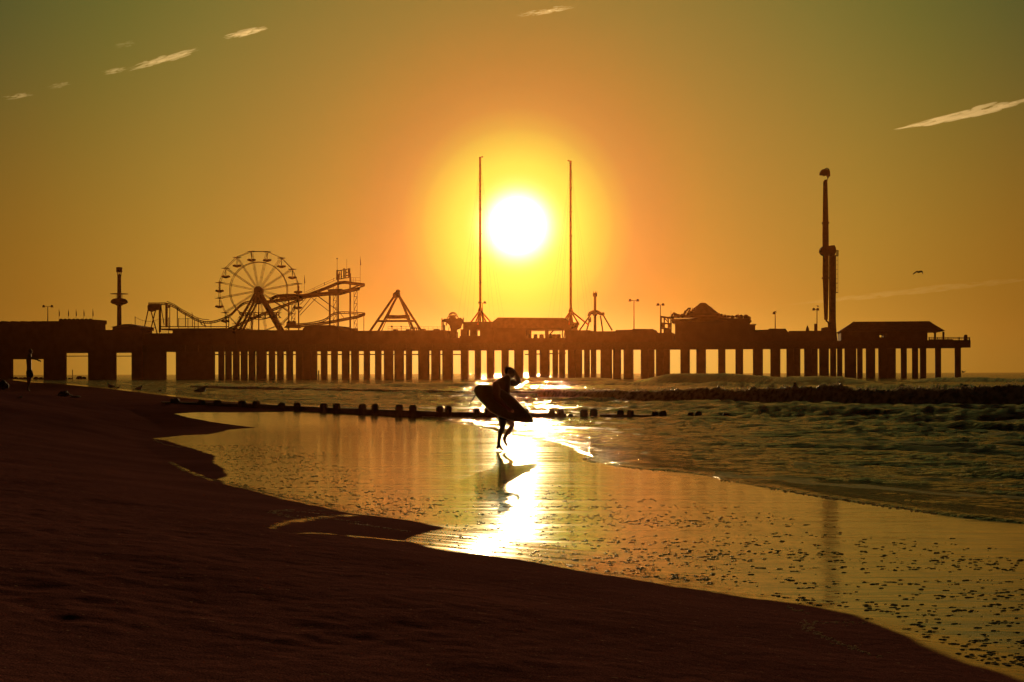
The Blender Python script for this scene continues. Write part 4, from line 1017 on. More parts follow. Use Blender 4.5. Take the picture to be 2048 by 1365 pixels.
# short spired ride with drooping arms
R = Ride('spire_swing', 'short pole ride with a crown tip and four splayed braces right of the masts', 'ride', 1190, 661, 5)
mb = MB(); mb.bar(R.p(1190, 664), R.p(1190, 594), .46, .42, 10); R.part(mb, 'column', 'steel', True)
mb = MB(); c = R.p(1190, 594); mb.lathe(c, [(.42, -.1), (.7, .2), (.72, 1.0), (.5, 1.3)], 10)
for k in range(5):
    a = k * 2 * math.pi / 5; mb.bar(c + Vector((.6 * math.cos(a), .6 * math.sin(a), 1.0)), c + Vector((.62 * math.cos(a), .62 * math.sin(a), 1.9)), .12, .02, 5)
R.part(mb, 'crown_tip', 'steel')
mb = MB(); mb.tube([R.p(x, y) for x, y in ((1177, 633), (1180, 627), (1186, 624.5), (1190, 626), (1195, 624.5), (1202, 628.5), (1206, 629))], [.45, .6, .62, .8, .62, .5, .4], 8)
mb.ball(R.p(1206, 628.5), .55, .55, .6, 8, 6); mb.lathe(R.p(1190, 632), [(.6, 0), (.9, .5), (.9, 1.2), (.5, 1.7)], 10); R.part(mb, 'collar', 'dark')
mb = MB(); mb.prism([R.p(x, y, -1) for x, y in ((1176, 638), (1182, 637), (1182, 645), (1177, 645.5))], (0, 1.4, 0)); R.part(mb, 'control_box', 'dark')
for a, b, dy in (((1179, 632), (1158, 662), -3), ((1182, 634), (1174, 662), 3), ((1202, 631), (1207, 664), 3), ((1205, 631), (1223, 662), -3)):
    R.bars('brace', 'steel', [(a, b)], .24, (dy,))

# spinning arm ride
R = Ride('spinning_arm_ride', 'very tall ride with a long tapering vertical arm pinned to a steel column', 'ride', 1667, 676, 5)
mb = MB(); P_ = [(1660.8, 684), (1661.5, 668), (1662, 640), (1662, 510), (1673, 510), (1673.2, 640), (1674.5, 664), (1676.5, 684)]
mb.prism([R.p(x, y, 1.0) for x, y in P_], (0, 1.9, 0)); R.part(mb, 'column', 'steel')
mb = MB(); mb.prism([R.p(x, y, -.2) for x, y in ((1655, 510), (1655, 494), (1660, 491.5), (1669, 491), (1671.5, 496), (1672.5, 503), (1669, 511)) ], (0, 3.6, 0)); R.part(mb, 'drive_housing', 'dark')
mb = MB(); c = R.p(1649, 502.5); mb.bar(c + Vector((0, -1.4, 0)), c + Vector((0, 1.0, 0)), 1.55, n=16); mb.prism([R.p(x, y, -1.5) for x, y in ((1643.2, 494), (1656, 494), (1656, 511), (1644, 511))], (0, 2.2, 0)); R.part(mb, 'pivot_hub', 'dark')
mb = MB(); P_ = [(1645.2, 511), (1644.6, 470), (1645, 447), (1646.2, 364), (1648, 361), (1651, 361), (1652.8, 363), (1654.3, 420), (1655, 447), (1655.4, 470), (1655.6, 511)]
mb.prism([R.p(x, y, -1.4) for x, y in P_], (0, 1.3, 0)); P_ = [(1645.4, 511), (1655.3, 511), (1655.5, 545), (1654.8, 600), (1653.6, 640), (1648.2, 640), (1646.6, 600), (1644.8, 545)]
mb.prism([R.p(x, y, -1.39) for x, y in P_], (0, 1.28, 0))
for y in (447, 557): mb.prism([R.p(x, yy, -1.6) for x, yy in ((1643.6, y - 1.6), (1656.3, y - 1.6), (1656.3, y + 1.6), (1643.6, y + 1.6))], (0, 1.7, 0))
R.part(mb, 'arm', 'steel')
mb = MB(); mb.tube([R.p(x, y, -.7) for x, y in ((1650, 363), (1653, 361), (1655, 357), (1655.6, 351))], .22, 6)
mb.prism([R.p(x, y, -1.5) for x, y in ((1639.2, 351), (1639.2, 346), (1642, 341), (1647, 339.6), (1655, 340.6), (1658, 345), (1658.4, 354), (1655, 356), (1653, 351.5), (1648, 353), (1645, 351.5))], (0, 1.8, 0))
mb.tube([R.p(1653 + 5 * math.cos(t), 344 - 6.5 * math.sin(t), -.6) for t in np.linspace(-.3, math.pi * .8, 9)], .16, 5); R.part(mb, 'seat_pod', 'dark')
mb = MB(); mb.tube([R.p(x, y, -.7) for x, y in ((1651, 638), (1652, 642.5), (1655.5, 645), (1656.5, 650), (1656.5, 657))], .3, 6)
mb.prism([R.p(x, y, -1.5) for x, y in ((1642, 662), (1643, 656.5), (1650, 655), (1657, 655), (1658, 662))], (0, 1.8, 0)); R.part(mb, 'seat_pod', 'dark')
mb = MB()
for x in (1674.4, 1678.2): mb.bar(R.p(x, 585, 1.6), R.p(x, 500, 1.6), .07, n=4)
for y in list(np.linspace(511, 585, 9)): mb.bar(R.p(1673, y, 1.6), R.p(1678.2, y, 1.6), .08, n=4)
mb.prism([R.p(x, y, 1.2) for x, y in ((1672.6, 510.6), (1678.6, 510.6), (1678.6, 511.8), (1672.6, 511.8))], (0, 1.2, 0)); mb.prism([R.p(x, y, 1.2) for x, y in ((1672.6, 584), (1678.2, 584), (1678.2, 585.4), (1672.6, 585.4))], (0, 1.2, 0))
for x in (1675, 1676.6, 1678.3): mb.bar(R.p(x, 511, 1.2), R.p(x, 500, 1.2), .09, n=4)
mb.bar(R.p(1672, 500.2, 1.2), R.p(1678.4, 500.2, 1.2), .09, n=4); mb.bar(R.p(1672.5, 566, 1.2), R.p(1678, 566, 1.2), .09, n=4); R.part(mb, 'service_ladder', 'steel')
# ------------------------------------------------------------------ people
RK = 1.28
def skin_mesh(name, J, E, root, m, parent, base, sub=2, balls=(), voxel=0.0):
    """J: joint -> (x, y, z, radius) in metres from base; E: bones; balls: head volumes fused in. One continuous surface."""
    names = list(J); ix = {n: i for i, n in enumerate(names)}
    me = bpy.data.meshes.new(name); me.from_pydata([J[n][:3] for n in names], [(ix[a], ix[b]) for a, b in E], [])
    o = bpy.data.objects.new(name, me); COL.objects.link(o)
    sk = o.modifiers.new('skin', 'SKIN'); sk.use_smooth_shade = True; sk.branch_smoothing = 0.35
    ss = o.modifiers.new('subsurf', 'SUBSURF'); ss.levels = ss.render_levels = sub
    for i, n in enumerate(names):
        sv = me.skin_vertices[0].data[i]; r = J[n][3]
        r = r if isinstance(r, tuple) else (r, r); sv.radius = (r[0] * RK, r[1] * RK)
        sv.use_root = (n == root)
    def baked(o):
        dg = bpy.context.evaluated_depsgraph_get(); dg.update()
        nm = bpy.data.meshes.new_from_object(o.evaluated_get(dg)); bpy.data.objects.remove(o); return nm
    nm = baked(o)
    if voxel:
        mb = MB()
        for c, rx, ry, rz in balls: mb.ball(c, rx, ry, rz, 20, 14)
        V = [tuple(v.co) for v in nm.vertices] + mb.v; k = len(nm.vertices)
        Fc = [tuple(p.vertices) for p in nm.polygons] + [tuple(i + k for i in f) for f in mb.f]
        me = bpy.data.meshes.new(name); me.from_pydata(V, [], Fc)
        import bmesh as _bm
        b_ = _bm.new(); b_.from_mesh(me); _bm.ops.remove_doubles(b_, verts=b_.verts, dist=1e-5); _bm.ops.holes_fill(b_, edges=[e for e in b_.edges if e.is_boundary]); _bm.ops.recalc_face_normals(b_, faces=b_.faces); b_.to_mesh(me); b_.free()
        o = bpy.data.objects.new(name, me); COL.objects.link(o)
        rm = o.modifiers.new('fuse', 'REMESH'); rm.mode = 'VOXEL'; rm.voxel_size = voxel
        sm = o.modifiers.new('smooth', 'SMOOTH'); sm.iterations = 3; sm.factor = .5
        nm = baked(o)
    nm.name = name; nm.materials.clear(); nm.materials.append(m); nm.shade_smooth()
    o = bpy.data.objects.new(name, nm); COL.objects.link(o)
    if parent: o.parent = parent
    else: o.location = base
    return o

def add_hand(J, E, pre, wrist, direc, palm_n, curl=0.25, s=1.0):
    """five separate tapered fingers on a short palm"""
    d = Vector(direc).normalized(); n = Vector(palm_n); n = (n - d * n.dot(d)).normalized(); side = d.cross(n)
    w = Vector(wrist); pc = w + d * .045 * s
    J[pre + 'palm'] = (*pc, .030 * s); J[pre + 'palm2'] = (*(w + d * .085 * s), .032 * s)
    E += [(pre + 'wrist', pre + 'palm'), (pre + 'palm', pre + 'palm2')]
    for k, (off, ln) in enumerate(((-.030, .068), (-.010, .080), (.010, .075), (.030, .058))):
        a = w + d * .098 * s + side * off * s; b = a + (d + n * curl).normalized() * ln * .5 * s; c = b + (d + n * curl * 3).normalized() * ln * .5 * s
        J[f'{pre}f{k}a'] = (*a, .0105 * s); J[f'{pre}f{k}b'] = (*b, .0090 * s); J[f'{pre}f{k}c'] = (*c, .0075 * s)
        E += [(pre + 'palm2', f'{pre}f{k}a'), (f'{pre}f{k}a', f'{pre}f{k}b'), (f'{pre}f{k}b', f'{pre}f{k}c')]
    a = w + d * .03 * s - side * .034 * s + n * .01; b = a + (d * .6 - side * .6 + n * .3).normalized() * .035 * s; c = b + (d + n * .3).normalized() * .028 * s
    J[pre + 't0'] = (*a, .012 * s); J[pre + 't1'] = (*b, .0105 * s); J[pre + 't2'] = (*c, .009 * s)
    E += [(pre + 'palm', pre + 't0'), (pre + 't0', pre + 't1'), (pre + 't1', pre + 't2')]

def add_head(J, E, c, face):
    """the neck bone, and the skull, jaw, brow, nose and ears as volumes to fuse; face is the way the person looks"""
    f = Vector(face).normalized(); up = Vector((0, 0, 1)); sd = f.cross(up).normalized(); c = Vector(c)
    J['nape'] = (*(c - f * .015 - up * .06), .05); E.append(('neck', 'nape'))
    B = [(c - f * .008 + up * .012, .098, .082, .092), (c + f * .03 - up * .055, .066, .06, .062), (c + f * .058 - up * .095, .03, .03, .026), (c + f * .055 + up * .005, .05, .055, .05),
         (c + f * .102 - up * .018, .017, .014, .018), (c + f * .095 - up * .002, .012, .011, .02), (c + f * .088 - up * .058, .018, .024, .012)]
    for q in (1, -1): B.append((c + sd * q * .086 - f * .012 - up * .012, .022, .012, .032))
    return f, sd, B

def person_extras(t, base, c, f, sd, hair_r=.1, back=.02):
    c = Vector(base) + Vector(c); up = Vector((0, 0, 1))
    for q in (-1, 1):
        mb = MB(); mb.ball(c + f * .092 + sd * q * .032 + up * .012, .011, .011, .011, 8, 6); mb.build('eye', M['eye'], t, True)
    mb = MB()
    n, m = 18, 7; ctr = c + up * .014 - f * back; vs = []; fs = []
    for k in range(m + 1):
        for i in range(n):
            a = 2 * math.pi * i / n; d = f * math.cos(a) + sd * math.sin(a)
            low = -.05 if math.cos(a) < .1 else .06      # a hairline: low at the nape, high at the brow
            tz = math.asin(max(min(low / hair_r, 1), -1)); e = tz + (math.pi / 2 - tz) * k / m
            vs.append(ctr + d * hair_r * math.cos(e) * .98 + up * hair_r * .99 * math.sin(e))
    for k in range(m): fs += [(k * n + i, k * n + (i + 1) % n, (k + 1) * n + (i + 1) % n, (k + 1) * n + i) for i in range(n)]
    fs.append(tuple(range(n - 1, -1, -1))); mb.add(vs, fs); mb.build('hair', M['hair'], t, True)

# the surfer
FX, FY = ground(998, 901.5)
sbase = Vector((FX, FY, float(beach_z(np.array([[FX, FY]]))[0])))
KM = (1 / F) * FY / 6.82                    # metres for one pixel of the enlarged crop I measured
def q(cx, cy, y, r=None):
    p = ((cx - 520) * KM, y, (1240 - cy) * KM)
    return p + (r,) if r is not None else p
surfer = thing('person', sbase, 'man walking right along the wet sand, board under one arm, hand raised to his forehead', 'person')
J = {'pelvis': q(590, 735, 0, (.135, .115)), 'waist': q(585, 590, 0, (.15, .13)), 'chest': q(572, 425, 0, (.185, .15)), 'upchest': q(592, 335, 0, (.165, .13)), 'neck': q(636, 248, 0, .062),
     'sl': q(652, 312, .15, .075), 'el': q(798, 318, .13, .064), 'fl': q(784, 262, .09, .056), 'lwrist': q(752, 208, .04, .036),
     'sr': q(488, 342, -.16, .09), 'er': q(488, 520, -.27, .062), 'fr': q(575, 590, -.30, .042), 'rwrist': q(640, 655, -.30, .030),
     'hr': q(566, 760, -.085, .092), 'tr': q(568, 840, -.088, .078), 'kr': q(574, 915, -.088, .05), 'cr': q(540, 995, -.088, .043), 'ar': q(511, 1140, -.088, .027), 'heelr': q(499, 1214, -.088, .026), 'ballr': q(556, 1219, -.10, .022), 'toer': q(590, 1225, -.11, .014),
     'hl': q(636, 760, .09, .09), 'tl': q(672, 830, .095, .074), 'kl': q(710, 895, .1, .05), 'cl': q(650, 985, .1, .043), 'al': q(582, 1082, .1, .028), 'heell': q(562, 1092, .1, .026), 'balll': q(612, 1150, .11, .025), 'toel': q(644, 1192, .115, .015)}
E = [('pelvis', 'waist'), ('waist', 'chest'), ('chest', 'upchest'), ('upchest', 'neck'), ('upchest', 'sl'), ('sl', 'el'), ('el', 'fl'), ('fl', 'lwrist'), ('upchest', 'sr'), ('sr', 'er'), ('er', 'fr'), ('fr', 'rwrist'),
     ('pelvis', 'hr'), ('hr', 'tr'), ('tr', 'kr'), ('kr', 'cr'), ('cr', 'ar'), ('ar', 'heelr'), ('ar', 'ballr'), ('ballr', 'toer'), ('pelvis', 'hl'), ('hl', 'tl'), ('tl', 'kl'), ('kl', 'cl'), ('cl', 'al'), ('al', 'heell'), ('al', 'balll'), ('balll', 'toel')]
hc_ = q(672, 172, .0)
fdir, sdir, HB = add_head(J, E, hc_, (.93, -.35, -.10))
add_hand(J, E, 'l', J['lwrist'][:3], (-.35, -.15, 1), (-1, 0, -.1), .2)
add_hand(J, E, 'r', J['rwrist'][:3], (.75, .15, -.55), (.1, 1, .3), .5)
skin_mesh('body', J, E, 'pelvis', M['skin'], surfer, sbase, 2, HB, .0075)
person_extras(surfer, sbase, hc_, fdir, sdir, .101, .012)
J2 = {k: J[k] for k in ('pelvis', 'waist', 'hr', 'hl')}
J2['waist'] = q(588, 650, 0, (.15, .13)); J2['pelvis'] = q(590, 735, 0, (.152, .132)); J2['hr'] = q(566, 770, -.086, .102); J2['hl'] = q(637, 770, .092, .10)
J2['tr'] = q(569, 858, -.088, .088); J2['tl'] = q(682, 850, .096, .084)
skin_mesh('shorts', J2, [('waist', 'pelvis'), ('pelvis', 'hr'), ('pelvis', 'hl'), ('hr', 'tr'), ('hl', 'tl')], 'pelvis', M['shorts'], surfer, sbase, 2)

# the board under his arm
OUT = [(183, 432), (186, 400), (198, 370), (225, 347), (270, 336), (340, 339), (430, 354), (560, 402), (685, 480), (760, 545), (815, 605), (870, 662), (905, 700), (935, 738), (970, 770), (985, 815), (995, 852), (988, 862), (940, 862), (850, 858), (760, 850), (640, 812), (520, 768), (400, 702), (340, 642), (260, 556), (210, 494)]
bcx, bcy = 590, 640
board = thing('surfboard', sbase + Vector(q(bcx, bcy, -.21)), 'short surfboard with a rounded end and a cord, held under the walking man\'s arm', 'surfboard')
mb = MB(); n = len(OUT); layers = []
def shrink(k, dy):
    r = []
    for i, (cx, cy) in enumerate(OUT):
        x, _, z = q(cx, cy, 0); x0, _, z0 = q(bcx, bcy, 0)
        t = (cx - bcx) / 400
        r.append(sbase + Vector((x0 + (x - x0) * k, -.21 + dy * (1 - .35 * t * t) - .05 * t + .02 * t * t, z0 + (z - z0) * k)))
    return r
for k, dy in ((.55, -.036), (.86, -.031), (.97, -.018), (1.0, 0), (.97, .018), (.86, .029), (.55, .033)): layers.append(shrink(k, dy))
vs = [p for l in layers for p in l]; fs = []
for a in range(len(layers) - 1): fs += [(a * n + i, a * n + (i + 1) % n, (a + 1) * n + (i + 1) % n, (a + 1) * n + i) for i in range(n)]
fs += [tuple(range(n - 1, -1, -1)), tuple(range((len(layers) - 1) * n, len(layers) * n))]
mb.add(vs, fs); mb.build('deck', M['board'], board, True)
mb = MB(); mb.prism([sbase + Vector(q(x, y, -.20)) for x, y in ((868, 668), (885, 664), (915, 672), (926, 690), (932, 722), (905, 705))], (0, .012, 0)); mb.build('fin', M['rubber'], board)
mb = MB(); pts = [(214, 478), (190, 505), (168, 535), (142, 575), (118, 640), (100, 710), (90, 770), (96, 810), (112, 838), (118, 870)]
mb.tube([sbase + Vector(q(x, y, -.21 - .0006 * i)) for i, (x, y) in enumerate(pts)], [.009, .009, .009] + [.0045] * 7, 6); mb.build('cord', M['rubber'], board)

# the man pointing on the left
gbase = on_beach(55, 783.5); GY = gbase.y
K2 = GY / F / 8.53
def g(cx, cy, y, r=None):
    p = ((cx - 460) * K2, y, (1068 - cy) * K2)
    return p + (r,) if r is not None else p
man = thing('person', gbase, 'man in wide shorts standing on the sand at the left with one arm pointing', 'person')
J = {'pelvis': g(500, 740, 0, (.135, .12)), 'waist': g(492, 650, 0, (.125, .105)), 'chest': g(484, 555, 0, (.15, .125)), 'upchest': g(488, 490, 0, (.13, .12)), 'neck': g(506, 440, 0, .062),
     'sl': g(508, 492, -.16, .066), 'el': g(622, 512, -.26, .044), 'lwrist': g(676, 535, -.28, .030),
     'sr': g(462, 492, .17, .066), 'er': g(448, 610, .22, .044), 'rwrist': g(455, 705, .2, .03),
     'hr': g(470, 790, .09, .095), 'kr': g(466, 905, .09, .06), 'cr': g(456, 950, .09, .054), 'ar': g(452, 1040, .09, .036), 'heelr': g(445, 1066, .09, .03), 'toer': g(490, 1070, .1, .02),
     'hl': g(520, 790, -.09, .095), 'kl': g(496, 905, -.09, .06), 'cl': g(484, 950, -.09, .054), 'al': g(476, 1040, -.09, .036), 'heell': g(468, 1066, -.09, .03), 'toel': g(515, 1070, -.1, .02)}
E = [('pelvis', 'waist'), ('waist', 'chest'), ('chest', 'upchest'), ('upchest', 'neck'), ('upchest', 'sl'), ('sl', 'el'), ('el', 'lwrist'), ('upchest', 'sr'), ('sr', 'er'), ('er', 'rwrist'),
     ('pelvis', 'hr'), ('hr', 'kr'), ('kr', 'cr'), ('cr', 'ar'), ('ar', 'heelr'), ('ar', 'toer'), ('pelvis', 'hl'), ('hl', 'kl'), ('kl', 'cl'), ('cl', 'al'), ('al', 'heell'), ('al', 'toel')]
hc2 = g(512, 378, 0)
f2, s2_, HB2 = add_head(J, E, hc2, (1, .15, -.05))
add_hand(J, E, 'l', J['lwrist'][:3], (1, -.1, -.35), (0, .3, -1), .35, 1.1)
add_hand(J, E, 'r', J['rwrist'][:3], (.05, 0, -1), (1, -.2, 0), .3)
skin_mesh('body', J, E, 'pelvis', M['skin'], man, gbase, 2, HB2, .010)
person_extras(man, gbase, hc2, f2, s2_, .101, .012)
J2 = {'waist': g(495, 668, 0, (.14, .12)), 'pelvis': g(500, 735, 0, (.165, .15)), 'hr': g(478, 790, .09, .125), 'hl': g(528, 790, -.09, .125), 'tr': g(474, 842, .09, .115), 'tl': g(524, 842, -.09, .115)}
skin_mesh('shorts', J2, [('waist', 'pelvis'), ('pelvis', 'hr'), ('pelvis', 'hl'), ('hr', 'tr'), ('hl', 'tl')], 'pelvis', M['shorts'], man, gbase, 2)
# ------------------------------------------------------------------ groin, birds, debris, foam, clouds
GROY = 60.0
def gp(px, py, dy=0.0):
    p = W(px, py, GROY); p.y += dy; return p
groin = thing('timber_groin', gp(700, 835), 'low dark timber groin with paired posts running from the sand into the water', 'groin')
mb = MB()
TOP = [(322, 804), (350, 804.5), (430, 806), (520, 809), (600, 813), (700, 817.5), (800, 821), (880, 823.5), (960, 825.5), (1060, 826.5)]
LOWER = ([322, 350, 600, 700, 880, 1000, 1330], [806.5, 808.5, 822, 828, 838, 840, 840])
def plank_run(run, depth, th):
    vs = []; fs = []
    for i, (x, y) in enumerate(run):
        a = gp(x, y + RNG.uniform(-.3, .3)); lo = gp(x, np.interp(x, *LOWER)).z - .45
        vs += [(a.x, GROY, a.z), (a.x, GROY + th, a.z), (a.x, GROY + th, lo), (a.x, GROY, lo)]
    for i in range(len(run) - 1):
        b = 4 * i; fs += [(b + k, b + (k + 1) % 4, b + 4 + (k + 1) % 4, b + 4 + k) for k in range(4)]
    fs += [(3, 2, 1, 0), tuple(len(vs) - 4 + k for k in range(4))]
    mb.add(vs, fs)
def dens(run, n=60):
    xs = np.linspace(run[0][0], run[-1][0], n); return [(x, np.interp(x, [r[0] for r in run], [r[1] for r in run])) for x in xs]
plank_run(dens(TOP), 1.1, .28)
mb.build('plank_wall', M['groin'], groin)
mb = MB(); plank_run(dens([(1061, 826.6), (1090, 827), (1133, 827.5)], 12), .5, .26); mb.build('plank_wall', M['groin'], groin)
mb = MB(); plank_run(dens([(1200, 829), (1232, 829.5), (1304, 830.2)], 14), .4, .24); mb.build('plank_wall', M['groin'], groin)
POSTS = [(348.5, 797, 20, 808), (401.5, 800.5, 18.5, 808), (433, 800.5, 19, 809), (482.5, 802, 19, 812), (511, 802.5, 17.5, 812), (562.8, 806, 17, 815), (593.8, 805.5, 16.5, 817), (646.5, 807, 17, 819), (672.5, 807, 16.5, 820), (724, 808, 17, 822), (749, 808, 15.5, 823),
         (798, 809.5, 17, 825), (825, 810, 17, 826), (879.5, 812, 17, 832), (897, 811.5, 16, 832), (953.5, 816.5, 17, 838), (976, 814, 17, 838), (1103.5, 818.5, 16.5, 836), (1121.5, 818.5, 16.5, 836), (1142, 828, 13, 836), (1168.5, 819, 17.5, 836), (1187.8, 818.5, 16.5, 836),
         (1241.5, 820, 16, 836), (1261.5, 820.5, 16, 836), (1311, 823.2, 15, 836), (1326.5, 822, 16.5, 836), (1382.5, 825, 14.5, 836), (1397.5, 823.4, 15.5, 836), (1453, 826, 16, 834)]
for px, top, w, bot in POSTS:
    mb = MB(); a, b = gp(px - w / 2, top, -.06), gp(px + w / 2, top, -.06); hw = (b.x - a.x) / 2; c = (a + b) / 2
    zt, zb = c.z, gp(px, bot).z - .45; h = zt - zb; rg = []
    n = 14
    for dz, k in ((0, .62), (-.035, .82), (-.09, .97), (-.16, 1.0), (-min(.30, h * .6), 1.03), (-h * .85, .98), (-h, .95)):
        ring = []
        for i in range(n):
            t = 2 * math.pi * i / n; jx = 1 + .05 * math.sin(3 * t + px) + RNG.uniform(-.025, .025)
            cs, sn = math.cos(t), math.sin(t); sq = 1 / max(abs(cs), abs(sn)) ** .55
            ring.append((c.x + hw * k * cs * sq * jx * .93, c.y + .2 + hw * .9 * k * sn * sq * jx, zt + dz + RNG.uniform(-.008, .008)))
        rg.append(ring)
    vs = [p for r in rg for p in r]; fs = []
    for k in range(len(rg) - 1): fs += [(k * n + i, k * n + (i + 1) % n, (k + 1) * n + (i + 1) % n, (k + 1) * n + i) for i in range(n)]
    fs += [tuple(range(n - 1, -1, -1)), tuple(range((len(rg) - 1) * n, len(rg) * n))]
    mb.add(vs, fs); mb.build('post', M['groin'], groin)

def gull_standing(px, py, label, s=1.0, face=1, Y=None, z=None):
    """a gull on its feet"""
    if Y is None:
        x, y = ground(px, py); zz = float(beach_z(np.array([[x, y]]))[0]); zz = max(zz, HC + uv(px, py)[1] * y)
    else:
        p = W(px, py, Y); x, y, zz = p.x, p.y, p.z
    t = thing('gull', (x, y, zz), label, 'gull', 'gulls at rest')
    k = s; f = face
    J = {'tail': (-.27 * f * k, 0, .17 * k, (.012 * k, .03 * k)), 'rump': (-.14 * f * k, 0, .20 * k, .05 * k), 'body': (0, 0, .215 * k, .082 * k), 'breast': (.10 * f * k, 0, .24 * k, .07 * k), 'neck': (.14 * f * k, 0, .315 * k, .04 * k), 'head': (.165 * f * k, 0, .37 * k, .042 * k), 'bill': (.23 * f * k, 0, .362 * k, .012 * k), 'tip': (.26 * f * k, 0, .352 * k, .006 * k)}
    skin_mesh('body', J, [('tail', 'rump'), ('rump', 'body'), ('body', 'breast'), ('breast', 'neck'), ('neck', 'head'), ('head', 'bill'), ('bill', 'tip')], 'body', M['gull'], t, None)
    o = Vector((x, y, zz))
    for sy in (-1, 1):
        mb = MB(); mb.bar(o + Vector((.0, sy * .035 * k, .0)), o + Vector((-.01 * f * k, sy * .035 * k, .15 * k)), .008 * k, .012 * k, 5); mb.bar(o + Vector((-.01 * f, sy * .035 * k, .006)), o + Vector((.05 * f * k, sy * .04 * k, .004)), .007 * k, n=4); mb.build('leg', M['dark'], t)
        mb = MB(); mb.prism([o + Vector((a * f * k, sy * .082 * k, c * k)) for a, c in ((.10, .25), (.06, .28), (-.08, .26), (-.30, .17), (-.20, .165), (0, .18))], (0, .012 * sy * k, 0)); mb.build('wing', M['gull'], t)
    return t
gull_standing(402, 791.5, 'gull standing at the water\'s edge above the second groin post', 2.2, 1)
gull_standing(221.5, 780, 'gull seen end-on, the leftmost of the birds on the far sand', 1.9, -1)
gull_standing(236, 780, 'small hunched gull resting just right of the leftmost bird', 1.1, 1)
gull_standing(278, 784.5, 'gull crouched low on the wet sand, wings half spread', 1.7, 1)
gull_standing(320, 785.5, 'tiny lone shorebird between the crouched gull and the standing one', .8, 1)
gull_standing(1550.5, 626, 'gull perched on top of the single headed lamp', 1.6, 1, Y=PY(1550.5, 3))
gull_standing(1635.5, 615, 'gull perched on the stout lamp beside the spinning arm ride', 1.6, -1, Y=PY(1635, 3))

# the gull in flight
fy = 150.0; fb = W(1838, 544.5, fy)
t = thing('flying_gull', fb, 'lone gull gliding over the sea to the right of the tall arm ride', 'gull')
sc = fy / F
def fl(dx, dz, dy=0): return fb + Vector((dx * sc * 1.3, dy, -dz * sc * 1.35))
J = {'tail': (*((fl(-3, 1.2) - fb)), .02), 'body': (*(fl(0, 0) - fb), .07), 'breast': (*(fl(3, -.4) - fb), .06), 'head': (*(fl(4.6, -.6) - fb), .045), 'bill': (*(fl(5.8, -.3) - fb), .015)}
skin_mesh('body', J, [('tail', 'body'), ('body', 'breast'), ('breast', 'head'), ('head', 'bill')], 'body', M['gull'], t, None)
for pts in ([(0, .4, 0), (-4, -.8, -.35), (-8, 1.0, -.6), (-12.8, 4.0, -.9)], [(1, 0, .0), (4, -2.0, .45), (8, -1.6, .8), (10.5, 1.8, 1.1)]):
    mb = MB(); n = len(pts); ch = [.34, .32, .24, .06]; vs = []
    for (dx, dz, dy), c in zip(pts, ch):
        p = fl(dx, dz, dy); vs += [p + Vector((.02, -c / 2, .03)), p + Vector((-.10 * c, c / 2, .05)), p + Vector((-.10 * c, c / 2, -.02)), p + Vector((.02, -c / 2, -.05))]
    fs = []
    for k in range(n - 1): fs += [(4 * k + i, 4 * k + (i + 1) % 4, 4 * k + 4 + (i + 1) % 4, 4 * k + 4 + i) for i in range(4)]
    fs += [(3, 2, 1, 0), tuple(4 * (n - 1) + i for i in range(4))]; mb.add(vs, fs); mb.build('wing', M['gull'], t)
# a second one, tiny, low over the waves at the pier tip
fy = 420.0; fb = W(1927, 744, fy); sc = fy / F
t = thing('flying_gull', fb, 'tiny distant gull low over the waves beyond the pier tip', 'gull')
mb = MB(); mb.tube([fb + Vector((dx * sc, 0, -dz * sc)) for dx, dz in ((-4, 1.5), (-1.5, .6), (1, 1), (5, -2.4))], [.05, .17, .15, .03], 6); mb.build('body', M['gull'], t, True)
mb = MB(); p = fb; mb.prism([p + Vector((.3, 0, -.1)), p + Vector((-.1, 1.1, .3)), p + Vector((-.4, .8, .15)), p + Vector((-.25, 0, -.1))], (0, 0, .06)); mb.build('wing', M['gull'], t)
# marker post in the surf
mp = W(1590, 774, 150.0)
mb = MB(); mb.tube([mp + Vector((0, 0, -.6)), mp + Vector((0, 0, .05)), mp + Vector((.03, 0, .3)), mp + Vector((0, 0, .48))], [.24, .24, .17, .10], 9)
solo(mb, 'marker_post', M['dark'], mp, 'small dark post end sticking up in the surf before the breaking wave', 'post')
mb = MB(); ps = W(637.5, 758, 440); mb.bar(ps + Vector((0, 0, -1.2)), ps + Vector((0, 0, 2.6)), .2, n=8)
solo(mb, 'thin_pile', M['dark'], ps, 'thin broken pile standing in a bright gap below the humped building', 'pile')
mb = MB(); ps = W(145, 757, 500); mb.bar(ps + Vector((0, 0, -2)), ps + Vector((0, 0, 3.0)), .13, n=7)
solo(mb, 'thin_pile', M['dark'], ps, 'thin upright stick seen through the second opening of the shore hall', 'pile')
lab_ = {31: 'first', 42: 'second', 50: 'third', 72: 'fourth', 82: 'last'}
for px, py, r in ((31, 754, 4), (42, 755, 4), (50, 754.5, 4), (72, 753.5, 3.5), (82, 754.5, 4)):
    mb = MB(); c = W(px, py + 4, 498); k = 498 / F; mb.lathe(c + Vector((0, 0, -1.5)), [(r * k * 1.5, 0), (r * k * 1.5, 1.6), (r * k * .9, 2.0), (r * k * .4, 2.15)], 9)
    solo(mb, 'rock', M['weed'], c, '%s rock from the left in the row seen through the widest hall opening' % lab_[px], 'rock', 'rocks behind the shore hall')
